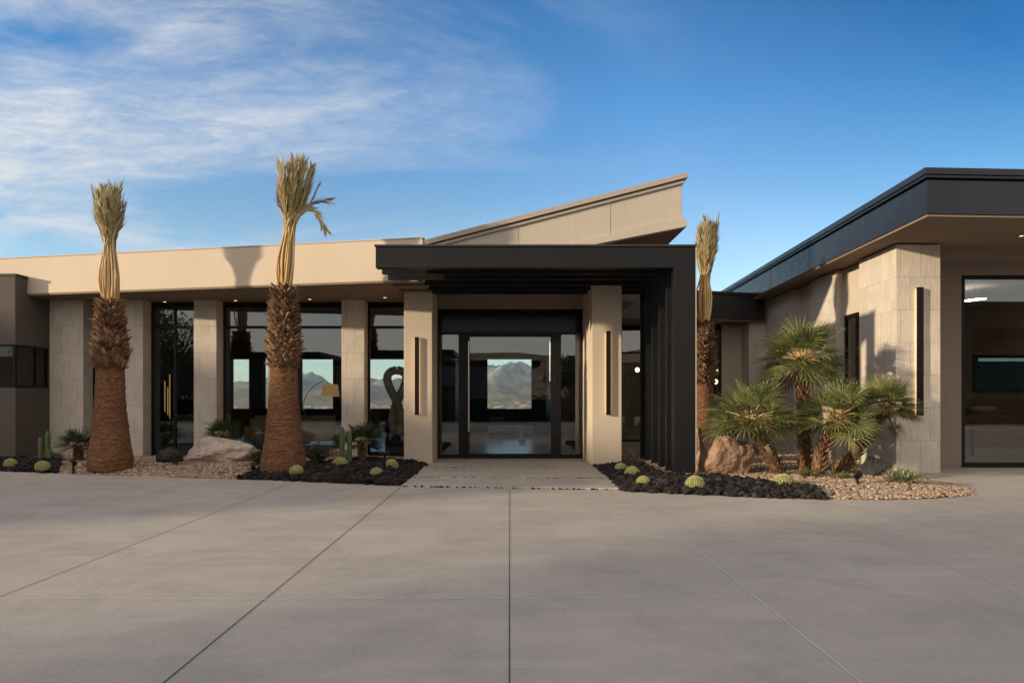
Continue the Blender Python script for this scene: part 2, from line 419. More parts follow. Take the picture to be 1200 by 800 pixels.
jline(jl, 6.6, -20, 6.6, 10.2, .004)
obj('saw_cut', jd, JOINT_D, drive); obj('saw_cut', jl, JOINT_L, drive)

# entry walk of wide slabs
def lerp(a, b, t): return a + (b-a)*t
pm = MB()
ys = [(17.5, 17.5), (15.27, 15.25), (15.20, 15.17), (13.42, 13.3), (13.34, 13.2), (12.2, 11.75)]
for i in (0, 2, 4):
    (l0, r0), (l1, r1) = ys[i], ys[i+1]
    x = 1.93
    pm.prism([(-x, l1), (0, (l1+r1)/2 + .0), (x, r1), (x, r0), (-x, l0)], -.1, .03)
path = tag(obj('path', pm, CONC, bevel=.006), kind='structure')

# planting beds
LB = [(-12.6, 14.9), (-11, 14.7), (-8.8, 14.15), (-6.75, 13.6), (-4.36, 13.06), (-1.94, 12.25), (-1.94, 16.4), (-2.5, 18.0), (-12.6, 18.0)]
RBD = [(1.94, 11.55), (3.73, 10.94), (4.94, 10.62), (6.07, 10.62), (6.9, 10.8), (7.55, 11.15), (7.95, 11.7), (8.12, 12.5), (8.25, 13.6), (8.3, 14.4), (8.7, 23.4), (2.4, 23.4), (2.4, 16), (1.94, 15.6)]
def inside(p, poly):
    x, y = p; c = False; n = len(poly)
    for i in range(n):
        x0, y0 = poly[i]; x1, y1 = poly[(i+1) % n]
        if (y0 > y) != (y1 > y) and x < (x1-x0)*(y-y0)/(y1-y0)+x0: c = not c
    return c
def edist(p, poly):
    d = 9
    for i in range(len(poly)):
        a = Vector(poly[i]); b = Vector(poly[(i+1) % len(poly)]); q = Vector(p)
        t = max(0, min(1, (q-a).dot(b-a)/(b-a).length_squared)); d = min(d, (q-(a+(b-a)*t)).length)
    return d
def bedz(x, y, poly):
    return .01 + .11*min(1, edist((x, y), poly)/.9) + .03*noise.noise((x*.9, y*.9, 0))
def bed(poly, name, mat):
    m = MB(); N = 46
    xs = [p[0] for p in poly]; yy = [p[1] for p in poly]
    # the bed surface: concentric insets towards the middle
    cxm, cym = sum(xs)/len(xs), sum(yy)/len(yy)
    st = .16; idx = {}
    nx = int((max(xs)-min(xs))/st)+1; ny = int((max(yy)-min(yy))/st)+1
    for i in range(nx+1):
        for j in range(ny+1):
            x = min(xs)+i*st; y = min(yy)+j*st
            if inside((x, y), poly):
                idx[i, j] = len(m.v); m.v.append((x, y, bedz(x, y, poly)-.012))
    for i in range(nx):
        for j in range(ny):
            k = [(i, j), (i+1, j), (i+1, j+1), (i, j+1)]
            if all(q in idx for q in k): m.f.append(tuple(idx[q] for q in k))
    return m
lbm = bed(LB, 'l', SOIL); rbm = bed(RBD, 'r', SOIL)
def lava_zone(x, y):
    if x < 0:
        e = .18*noise.noise((x*1.3, y*1.3, 5))
        if x > -5.35 + (y-13.2)*.3 + e and y < 16.0 - max(0, -x-3.5)*.75 + e and x > -5.4: return True
        return x < -9.9 + (15 - y)*.6 + e and y < 16.3
    e = .12*noise.noise((x*1.5, y*1.5, 2))
    if x < 2.9: return y < 15.5
    return x < 5.0 + e and y < 12.75 - (x-2.9)*.66 + e + .2*(x < 3.9)
beds = MB(); 
def split_bed(m):
    dk = MB(); lt = MB(); dk.v = list(m.v); lt.v = list(m.v)
    for f in m.f:
        c = [sum(m.v[i][k] for i in f)/4 for k in range(2)]
        (dk if lava_zone(*c) else lt).f.append(f)
    return dk, lt
for m_, nm in ((lbm, 'left'), (rbm, 'right')):
    dk, lt = split_bed(m_)
    tag(obj('planting_bed', lt, SOIL, smooth=True), kind='structure')
    tag(obj('planting_bed', dk, SOIL_D, smooth=True), kind='structure')

t = (1+5**.5)/2
ICO_V = np.array([(-1, t, 0), (1, t, 0), (-1, -t, 0), (1, -t, 0), (0, -1, t), (0, 1, t), (0, -1, -t), (0, 1, -t), (t, 0, -1), (t, 0, 1), (-t, 0, -1), (-t, 0, 1)]) / math.sqrt(1+t*t)
ICO_F = np.array([(0, 11, 5), (0, 5, 1), (0, 1, 7), (0, 7, 10), (0, 10, 11), (1, 5, 9), (5, 11, 4), (11, 10, 2), (10, 7, 6), (7, 1, 8), (3, 9, 4), (3, 4, 2), (3, 2, 6), (3, 6, 8), (3, 8, 9), (4, 9, 5), (2, 4, 11), (6, 2, 10), (8, 6, 7), (9, 8, 1)])
def pebbles(name, pts, rmin, rmax, mat, flat=.6, jag=.25, label='', cat=''):
    n = len(pts); vs = np.zeros((n, 12, 3))
    for i, (x, y, z) in enumerate(pts):
        r = random.uniform(rmin, rmax)**1.0
        s = np.array([r*random.uniform(.7, 1.35), r*random.uniform(.7, 1.35), r*flat*random.uniform(.7, 1.2)])
        v = ICO_V * (1 + np.random.uniform(-jag, jag, (12, 1))) * s
        a = random.uniform(0, 6.28); c, s_ = math.cos(a), math.sin(a)
        b = random.uniform(-.5, .5); cb_, sb = math.cos(b), math.sin(b)
        v = v @ np.array([[1, 0, 0], [0, cb_, -sb], [0, sb, cb_]]) @ np.array([[c, -s_, 0], [s_, c, 0], [0, 0, 1]])
        vs[i] = v + (x, y, z)
    fs = (ICO_F[None] + 12*np.arange(n)[:, None, None]).reshape(-1, 3)
    me = bpy.data.meshes.new(name); me.from_pydata(vs.reshape(-1, 3).tolist(), [], fs.tolist())
    o = bpy.data.objects.new(name, me); COL.objects.link(o); me.materials.append(mat)
    return tag(o, label, cat, kind='stuff')
def scatter(poly, n, cond, near=True):
    xs = [p[0] for p in poly]; yy = [p[1] for p in poly]; out = []
    while len(out) < n:
        x = random.uniform(min(xs), max(xs)); y = random.uniform(min(yy), min(max(yy), 19))
        if near and random.random() < (y - min(yy))/9: continue
        if inside((x, y), poly) and cond(x, y): out.append((x, y, bedz(x, y, poly)))
    return out
pebbles('gravel', scatter(LB, 12000, lambda x, y: not lava_zone(x, y)), .012, .042, GRAVEL, label='tan and cream pebble gravel around the two tied palms', cat='gravel')
pebbles('gravel', scatter(RBD, 12000, lambda x, y: not lava_zone(x, y)), .012, .042, GRAVEL, label='golden pebble gravel under the fan palms', cat='gravel')
lz = [(x, y, z+random.uniform(0, .05)) for x, y, z in scatter(LB, 4200, lava_zone)]
pebbles('lava_rock', lz, .02, .075, LAVA, .75, .45, 'jagged black lava rock left of the entry walk', 'lava rock')
lz = [(x, y, z+random.uniform(0, .05)) for x, y, z in scatter(RBD, 3200, lava_zone)]
pebbles('lava_rock', lz, .02, .075, LAVA, .75, .45, 'jagged black lava rock right of the entry walk', 'lava rock')
# crumbs of lava lying in the slab joints
crumbs = []
for yl, yr in ((15.235, 15.21), (13.38, 13.25)):
    for _ in range(110):
        k = random.random(); crumbs.append((-1.9+3.8*k, lerp(yl, yr, k)+random.uniform(-.03, .03), .022))
for _ in range(60):
    k = random.random(); crumbs.append((-1.9+3.8*k, lerp(12.17, 11.72, k)+random.uniform(-.02, .02), .012))
pebbles('lava_crumbs', crumbs, .012, .026, LAVA, .7, .3, 'black lava crumbs lying in the gaps between the walk slabs', 'lava rock')

# ------------------------------------------------------------------ the house
H = thing('house', (0, 17.5, 0), 'low modern desert house with stucco fascia, travertine columns, glazed entry and tilted entry roof', 'house')
def hp(name, mb, mat, bevel=0, parent=None, **k): return obj(name, mb, mat, parent or H, bevel=bevel, **k)
def fy(x): return 14.93 + .206*(-x-2.74)
# left wing roof slab / fascia
m = MB(); m.prism([(-15.5, fy(-15.5)), (-1.87, fy(-1.87)), (-1.87, 31), (-15.5, 31)], 4.13, 5.03); hp('fascia', m, STUCCO, .02)
m = MB(); m.prism([(-15.5, fy(-15.5)-.012), (-1.85, fy(-1.85)-.012), (-1.85, fy(-1.85)+.2), (-15.5, fy(-15.5)+.2)], 5.03, 5.05); hp('parapet_cap', m, STUCCO)
m = MB(); m.prism([(-15.5, fy(-15.5)+.02), (-1.89, fy(-1.89)+.02), (-1.89, 30.5), (-15.5, 30.5)], 4.10, 4.128); hp('soffit', m, SOFFIT)
# left block with corner window
m = MB(); bx = -11.87
m.prism([(-20, 16.4), (bx, 16.4), (bx, 18.6), (-20, 18.6)], 0, 1.83)
m.prism([(-20, 16.4), (bx, 16.4), (bx, 18.6), (-20, 18.6)], 2.86, 4.52)
m.box(-20, -13.6, 16.4, 18.6, 1.83, 2.86); m.box(-13.6, bx, 17.55, 18.6, 1.83, 2.86)
hp('wall', m, STUCCO_BLOCK, .012)
m = MB(); m.box(-20.03, bx+.03, 16.37, 18.6, 4.52, 4.56); hp('parapet_cap', m, FASCIA_MID)
wf = MB()
for z in (1.83, 2.81): wf.box(-13.6, bx+.01, 16.39, 16.45, z, z+.05); wf.box(bx-.05, bx+.01, 16.45, 17.55, z, z+.05)
for x in (-13.6, -12.7, bx-.05): wf.box(x, x+.06, 16.385, 16.455, 1.88, 2.81)
for y in (17.1, 17.5): wf.box(bx-.052, bx+.012, y, y+.05, 1.88, 2.81)
cw = hp('window', wf, FRAME)
pm_ = MB(); pm_.box(-13.54, bx-.05, 16.415, 16.427, 1.88, 2.81); pm_.box(bx-.03, bx-.018, 16.45, 17.5, 1.88, 2.81); hp('pane', pm_, GLASS_DK, parent=cw)

# stone columns of the left wing
PITCH = 1.905
for i, (x0, x1) in enumerate([(-11.86, -10.99), (-10.05, -9.45), (-8.14, -7.55), (-6.235, -5.645), (-4.33, -3.74)]):
    m = MB(); m.box(x0, x1, 17.6, 18.1, 0, 4.10); hp('column', m, STONE, .008)
def window(x0, x1, z0, z1, y, trans=(3.44,), mull=(), glass=GLASS, fw=.055, parent=None, name='window'):
    f = MB()
    f.box(x0, x1, y, y+.09, z0, z0+.1); f.box(x0, x1, y, y+.09, z1-fw, z1)
    f.box(x0, x0+fw, y, y+.09, z0+.1, z1-fw); f.box(x1-fw, x1, y, y+.09, z0+.1, z1-fw)
    for t_ in trans: f.box(x0+fw, x1-fw, y+.002, y+.088, t_-.035, t_+.035)
    zz = [z0+.1] + [q for t_ in trans for q in (t_-.035, t_+.035)] + [z1-fw]
    for mu in mull:
        for a_, b_ in zip(zz[::2], zz[1::2]): f.box(mu-.03, mu+.03, y+.002, y+.088, a_, b_)
    w_ = hp(name, f, FRAME, .004)
    p = MB()
    xs = [x0+fw] + [q for mu in mull for q in (mu-.03, mu+.03)] + [x1-fw]
    for a_, b_ in zip(zz[::2], zz[1::2]):
        for c_, d_ in zip(xs[::2], xs[1::2]): p.box(c_, d_, y+.04, y+.05, a_, b_)
    hp('pane', p, glass, parent=w_); return w_
for x0, x1 in [(-10.99, -10.05), (-9.45, -8.14), (-7.55, -6.235), (-5.645, -4.33), (-3.74, -1.9)]:
    window(x0+.003, x1-.003, .06, 4.0, 18.0, mull=((x0+.62,) if x0 == -9.45 else ()))
m = MB(); m.box(-11.85, -1.87, 18.005, 18.1, 4.003, 4.098); hp('window_head', m, FRAME)
# entry pillars
m = MB(); m.box(-2.52, -1.845, 16.3, 17.98, 0, 4.098); hp('pillar', m, STUCCO, .012)
m = MB(); m.box(1.88, 2.56, 15.55, 17.98, 0, 4.46); hp('pillar', m, STUCCO, .012)
# lintel over the door and side walls of the foyer volume
m = MB(); m.box(-1.843, 1.878, 17.4, 17.9, 3.85, 5.02); hp('lintel', m, STUCCO_BR)
m = MB(); m.box(2.3, 2.6, 17.99, 31, 0, 4.1); hp('wall', m, STUCCO)
# central roof slab + tilted roof
m = MB(); m.box(-1.865, 3.3, 17.92, 31, 4.11, 5.0); hp('roof', m, STUCCO_BR)
m = MB(); y0 = 15.5
m.prism_y([(-1.95, 4.96), (3.93, 6.47), (3.93, 5.62), (1.45, 4.98)], y0+.06, 27); hp('tilted_roof', m, STUCCO_TR, .01)
m = MB(); m.box(.2, .206, y0+.057, y0+.0605, 5.0, 5.44); hp('panel_seam', m, JOINT_D); m = MB(); m.box(2.3, 2.306, y0+.057, y0+.0605, 5.2, 6.0); hp('panel_seam', m, JOINT_D)
m = MB()
def band(a, b, dz0, dz1, ya, x1=3.93):   # band following the upper slope
    s = (6.47-4.96)/(3.93+1.95)
    return [(-1.95, 4.96+dz0), (x1, 6.47+dz0+(x1-3.93)*s), (x1, 6.47+dz1+(x1-3.93)*s), (-1.95, 4.96+dz1)]
m.prism_y(band(0, 0, -.02, .05, 0, 3.97), y0+.01, 27.02); m.prism_y(band(0, 0, .075, .19, 0, 4.05), y0-.04, 27.05)
hp('roof_edge_trim', m, mk_stucco('edge_trim', (.36, .31, .26)), .004)
m = MB(); m.prism_y(band(0, 0, .05, .075, 0, 3.94), y0+.05, 27.0); hp('shadow_gap', m, FRAME)
m = MB(); m.prism_y([(1.45, 4.965), (4.03, 5.47), (4.03, 5.60), (3.93, 5.70), (1.45, 5.09)], y0, 27.01); hp('roof_lower_trim', m, STUCCO_TR, .004)
# lower trim sits under: its underside
m = MB(); m.prism_y([(1.5, 4.95), (4.0, 5.44), (4.0, 5.462), (1.5, 4.972)], y0+.03, 26.9); hp('soffit', m, SOFFIT)

# door wall
DY = 17.5
def door_x(px): return (px-597)/800*DY
f = MB(); X0, X1 = -1.843, 1.878
f.box(X0, X1, DY-.03, DY+.1, 3.2, 3.26); f.box(X0, X1, DY-.03, DY+.1, 3.79, 3.848)
f.box(X0, X0+.06, DY-.03, DY+.1, .03, 3.2); f.box(X1-.06, X1, DY-.03, DY+.1, .03, 3.2)
f.box(-1.30, -1.12, DY-.035, DY+.1, .03, 3.2); f.box(1.14, 1.32, DY-.035, DY+.1, .03, 3.2)
f.box(X0+.06, -1.30, DY-.03, DY+.1, .03, .13); f.box(1.32, X1-.06, DY-.03, DY+.1, .03, .13)
fr = hp('door_frame', f, FRAME, .004)
p = MB(); p.box(X0+.01, X1-.01, DY+.0, DY+.03, 3.262, 3.788); hp('dark_reflection_panel', p, REFL_DARK, parent=fr)  # dark sheet in place of glass, colour imitates the canopy's reflection
p = MB(); p.box(X0+.06, -1.3, DY+.02, DY+.032, .13, 3.2); hp('sidelight', p, GLASS, parent=fr); p = MB(); p.box(1.32, X1-.06, DY+.02, DY+.032, .13, 3.2); hp('sidelight', p, GLASS, parent=fr)
d = MB(); d.box(-1.115, -1.02, DY-.02, DY+.05, .04, 3.195); d.box(1.06, 1.135, DY-.02, DY+.05, .04, 3.195)
d.box(-1.02, 1.06, DY-.02, DY+.05, .04, .15); d.box(-1.02, 1.06, DY-.02, DY+.05, 3.14, 3.195)
dr = hp('door', d, FRAME, .003)
p = MB(); p.box(-1.02, 1.06, DY+.01, DY+.025, .15, 3.14); hp('pane', p, GLASS, parent=dr)
h = MB(); hx = door_x(549.5)
h.tube([(hx, DY-.11, .72), (hx, DY-.11, 3.02)], .018, 10)
for z in (.95, 2.8): h.tube([(hx, DY-.11, z), (hx, DY-.015, z)], .012, 8)
hp('door_handle', h, STEEL, parent=dr, smooth=False)
h = MB(); hx = door_x(645)
h.tube([(hx, DY+.13, 2.0), (hx, DY+.13, 3.05)], .014, 10)
for z in (2.1, 2.95): h.tube([(hx, DY+.13, z), (hx, DY+.045, z)], .01, 8)
hp('door_handle', h, STEEL, parent=dr)
m = MB(); m.box(-1.843, 1.878, 17.43, 17.6, -.05, .045); hp('threshold', m, FRAME)

# link building between foyer and right wing
def cy_(x): return 21.2 + (x-3.4)*(1.4/5.1)
m = MB(); m.prism([(2.62, cy_(2.62)), (8.45, cy_(8.45)), (8.45, 31), (2.62, 31)], 4.12, 4.93); hp('fascia', m, FASCIA_MID, .006)
m = MB(); m.prism([(2.61, cy_(2.62)-.04), (8.46, cy_(8.45)-.04), (8.46, 31), (2.61, 31)], 4.935, 5.02); hp('parapet_cap', m, FASCIA_MID, .004)
m = MB(); m.prism([(2.63, cy_(2.63)+.03), (8.44, cy_(8.44)+.03), (8.44, 30.9), (2.63, 30.9)], 4.08, 4.118); hp('soffit', m, SOFFIT)
m = MB(); m.box(7.3, 8.3, 23.5, 23.75, 0, 4.08); hp('wall', m, STUCCO, .008)
m = MB(); m.box(7.98, 8.60, 22.75, 23.49, 0, 4.07); hp('column', m, STONE, .008)
window(2.61, 4.9, .05, 3.95, 23.5, trans=(3.12,), mull=(3.85,)); window(4.905, 7.29, .05, 3.95, 23.5, trans=(3.12,), mull=(6.35,))
m = MB(); m.box(2.61, 7.29, 23.5, 23.6, 3.955, 4.078); hp('window_head', m, FRAME)

# right wing
def wx(y, o=0): return 7.33 + .054*y + o
def wcol(ya, yb, o=0, th=.35, z0=0, z1=4.80):
    return [(wx(ya, o), ya), (wx(yb, o), yb), (wx(yb, o+th), yb), (wx(ya, o+th), ya)]
m = MB(); m.prism([(8.1, 14.3), (wx(16), 16), (9.03, 16), (9.03, 14.3)], 0, 4.79); hp('column', m, STONE, .008)
for ya, yb in ((17.25, 18.95), (20.2, 22.74)):
    m = MB(); m.prism(wcol(ya, yb), 0, 4.79); hp('column', m, STONE, .008)
m = MB(); m.prism(wcol(18.952, 20.198, .16, .19), 0, 4.79); m.prism(wcol(16.002, 17.248, .16, .19), 3.64, 4.79); m.prism(wcol(16.002, 17.248, .16, .19), 0, .6)
hp('wall', m, STUCCO)
f = MB()
a0, b0 = 16.01, 17.24
def wseg(ya, yb, z0, z1, o=.2, th=.08): f.prism(wcol(ya, yb, o, th), z0, z1)
wseg(a0, b0, 3.56, 3.635); wseg(a0, b0, .605, .68); wseg(a0, a0+.06, .68, 3.56); wseg(b0-.06, b0, .68, 3.56)
sw = hp('window', f, FRAME)
p = MB(); p.prism(wcol(a0+.06, b0-.06, .235, .01), .68, 3.56); hp('pane', p, GLASS, parent=sw)
# front wall with wide glazing
m = MB(); m.box(9.04, 10.2, 15.4, 15.7, 0, 4.82); m.box(10.2, 20, 15.4, 15.7, 4.35, 4.82); hp('wall', m, STUCCO_BR, .008)
window(10.21, 13.6, .02, 4.34, 15.42, trans=(3.72,), fw=.08)
window(13.61, 17.2, .02, 4.34, 15.42, trans=(3.72,), fw=.08)
m = MB(); m.box(17.21, 20, 15.41, 15.7, 0, 4.34); hp('wall', m, STUCCO_BR)
# roof of the right wing
def rpoly(o): return [(7.43-o, 12.15-o), (9.23, 12.25-o), (20.5, 12.9-o), (20.5, 32), (7.43-o+.054*19.9, 32)]
m = MB(); m.prism(rpoly(0), 4.86, 5.46); hp('fascia', m, FASCIA_DK, .006)
for yy_ in (14.6, 17.6, 20.6):
    x_ = 7.43+.054*(yy_-12.15); m = MB(); m.box(x_-.002, x_+.05, yy_, yy_+.01, 4.87, 5.45); hp('panel_seam', m, JOINT_D)
for x_ in (9.9, 12.9):
    m = MB(); m.box(x_, x_+.008, 12.25+(x_-9.23)*.0577-.002, 12.6, 4.87, 5.45); hp('panel_seam', m, JOINT_D)
m = MB(); m.prism(rpoly(-.04), 5.462, 5.488); hp('shadow_gap', m, FRAME)
m = MB(); m.prism(rpoly(.05), 5.49, 5.54); m.prism(rpoly(.08), 5.542, 5.66); hp('parapet_cap', m, FASCIA_DK, .006)
m = MB(); m.prism(rpoly(-.03), 4.82, 4.858); hp('soffit', m, SOFFIT)
m = MB(); m.box(9.2, 20, 14.62, 15.39, 4.62, 4.818); hp('soffit_beam', m, STUCCO_BR)

# interior shell
m = MB(); m.box(-15.4, 8.7, 18.12, 30.4, .0, .06); m.box(9.05, 20, 15.72, 30.4, 0, .05); hp('interior_floor', m, FLOOR_IN)
m = MB()
rear = [(-13.5, -12.7), (-12.4, -11.6), (-10.95, -10.3), (-9.3, -7.85), (-6.3, -4.5), (-1.02, 1.02)]
zs, zt = 1.04, 3.32
m.box(-15.4, 8.6, 30.4, 30.7, 0, zs); m.box(-15.4, 8.6, 30.4, 30.7, zt, 4.12)
edges = [-15.4] + [q for r_ in rear for q in r_] + [8.6]
for a_, b_ in zip(edges[::2], edges[1::2]): m.box(a_, b_, 30.4, 30.7, zs, zt)
hp('rear_wall', m, WOOD_DK)
for a_, b_ in rear:
    f = MB(); f.box(a_, b_, 30.5, 30.56, zs, zs+.04); f.box(a_, b_, 30.5, 30.56, zt-.04, zt); f.box(a_, a_+.04, 30.5, 30.56, zs+.04, zt-.04); f.box(b_-.04, b_, 30.5, 30.56, zs+.04, zt-.04)
    w_ = hp('rear_window', f, FRAME)
    p = MB(); p.box(a_+.04, b_-.04, 30.52, 30.53, zs+.04, zt-.04); hp('pane', p, GLASS_CLEAR, parent=w_)
for b_ in ((-15.6, -15.4, 18.6, 30.4, 0, 4.1), (-2.2, -1.9, 24, 30.4, .06, 4.09), (1.6, 2.29, 22, 30.4, .06, 4.09), (-10.25, -9.7, 29, 30.39, .06, 4.09)):
    m = MB(); m.box(*b_); hp('interior_wall', m, WOOD_DK)
m = MB(); m.box(2.61, 8.6, 27, 27.2, .06, 4.07); hp('interior_wall', m, STUCCO_BR)
m = MB(); m.box(9.05, 20, 22, 22.2, .05, 4.8); hp('interior_wall', m, WOOD_BR); m = MB(); m.box(20, 20.2, 15.5, 22, 0, 4.8); hp('interior_wall', m, WOOD_BR)
m = MB(); m.box(11.2, 18, 21.3, 21.99, .05, 1.0); m.box(11.0, 18.2, 21.25, 21.99, 1.002, 1.06); hp('cabinet', m, WOOD_BR)
# wood-lined soffit step inside the right wing
m = MB(); m.box(9.05, 20, 15.75, 21.95, 4.55, 4.81); hp('interior_ceiling', m, STUCCO_BR)

# ------------------------------------------------------------------ canopy of nested black portal frames
CN = thing('entry_canopy', (3.4, 13.1, 0), 'black steel entry canopy of nested portal frames with tall side fins', 'canopy')
fz = [13.1, 13.74, 14.41, 15.12, 15.84, 16.4]
for i, y in enumerate(fz):
    m = MB(); th = .12 if i else .22
    ztop = 4.48 if i == 0 else 4.40
    x1 = 3.57
    m.prism_y([(-2.57, 4.08), (3.16, 4.08), (3.16, 0), (x1, 0), (x1, ztop), (-2.57, ztop)], y, y+th)
    obj('portal_frame', m, BLACK, CN, bevel=.006)
m = MB(); m.box(-2.55, 3.565, 13.32, 17.39, 4.405, 4.47); obj('roof_deck', m, BLACK, CN)
m = MB(); m.box(-2.59, 3.59, 13.07, 13.34, 4.483, 4.52); m.box(-2.58, 3.58, 13.35, 17.38, 4.475, 4.5); obj('roof_cap', m, FASCIA_MID, CN, bevel=.004)
m = MB(); m.box(3.17, 3.56, 13.3, 16.4, 0, .05); obj('base_plate', m, BLACK, CN)
# thin pale corner trim on outer edge of the post
m = MB(); m.box(3.573, 3.588, 13.1, 13.16, 0, 4.48); obj('corner_trim', m, STUCCO, CN)

# ------------------------------------------------------------------ wall sconces and downlights
def sconce(x, y, z0, z1, label, w_=.1):
    t_ = thing('wall_sconce', (x, y, z0), label, 'wall lamp', 'tall black backlit bar sconces')
    m = MB(); m.box(x-w_/2, x+w_/2, y-.09, y-.035, z0, z1); obj('bar', m, FRAME, t_, bevel=.004)
    m = MB(); m.box(x-w_/2+.02, x+w_/2-.02, y-.033, y-.002, z0+.03, z1-.03); obj('light_strip', m, GLOW, t_)
sconce(door_x(489)*16.3/DY, 16.3, 1.6-21/800*16.3, 1.6+70/800*16.3, 'black bar sconce on the beige pillar left of the glass door')
sconce(115.5/800*15.55, 15.55, 1.6-21/800*15.55, 1.6+77/800*15.55, 'black bar sconce on the beige pillar right of the glass door')
sconce(479/800*14.3, 14.3, 1.6-22/800*14.3, 1.6+128/800*14.3, 'longest black bar sconce, on the travertine corner of the right wing', .13)
def downlight(x, y, z, label):
    t_ = thing('downlight', (x, y, z), label, 'ceiling light', 'small round downlights in the eaves')
    m = MB(); m.cyl(x, y, z-.012, z, .06, 20); obj('trim_ring', m, FRAME, t_)
    m = MB(); m.cyl(x, y, z-.016, z-.013, .038, 16); obj('lens', m, DOWNL, t_)
for px, py, lb in [(193, 353, 'leftmost lit downlight in the brown eave soffit'), (276, 351.5, 'lit downlight in the eave soffit left of the second palm'),
                   (363, 350, 'lit downlight in the eave soffit right of the second palm'), (451, 348, 'lit downlight in the eave soffit beside the black canopy')]:
    Y = 2.5*800/(465-py); downlight((px-597)/800*Y, Y, 4.098, lb)
downlight((1197-597)/800*13.6, 13.6, 4.818, 'downlight in the soffit above the right wing glazing')
for px in (565, 630): 
    downlight((px-597)/800*19.4, 19.4, 4.108, 'downlight in the foyer ceiling, %s one seen through the door' % ('left' if px < 600 else 'right'))

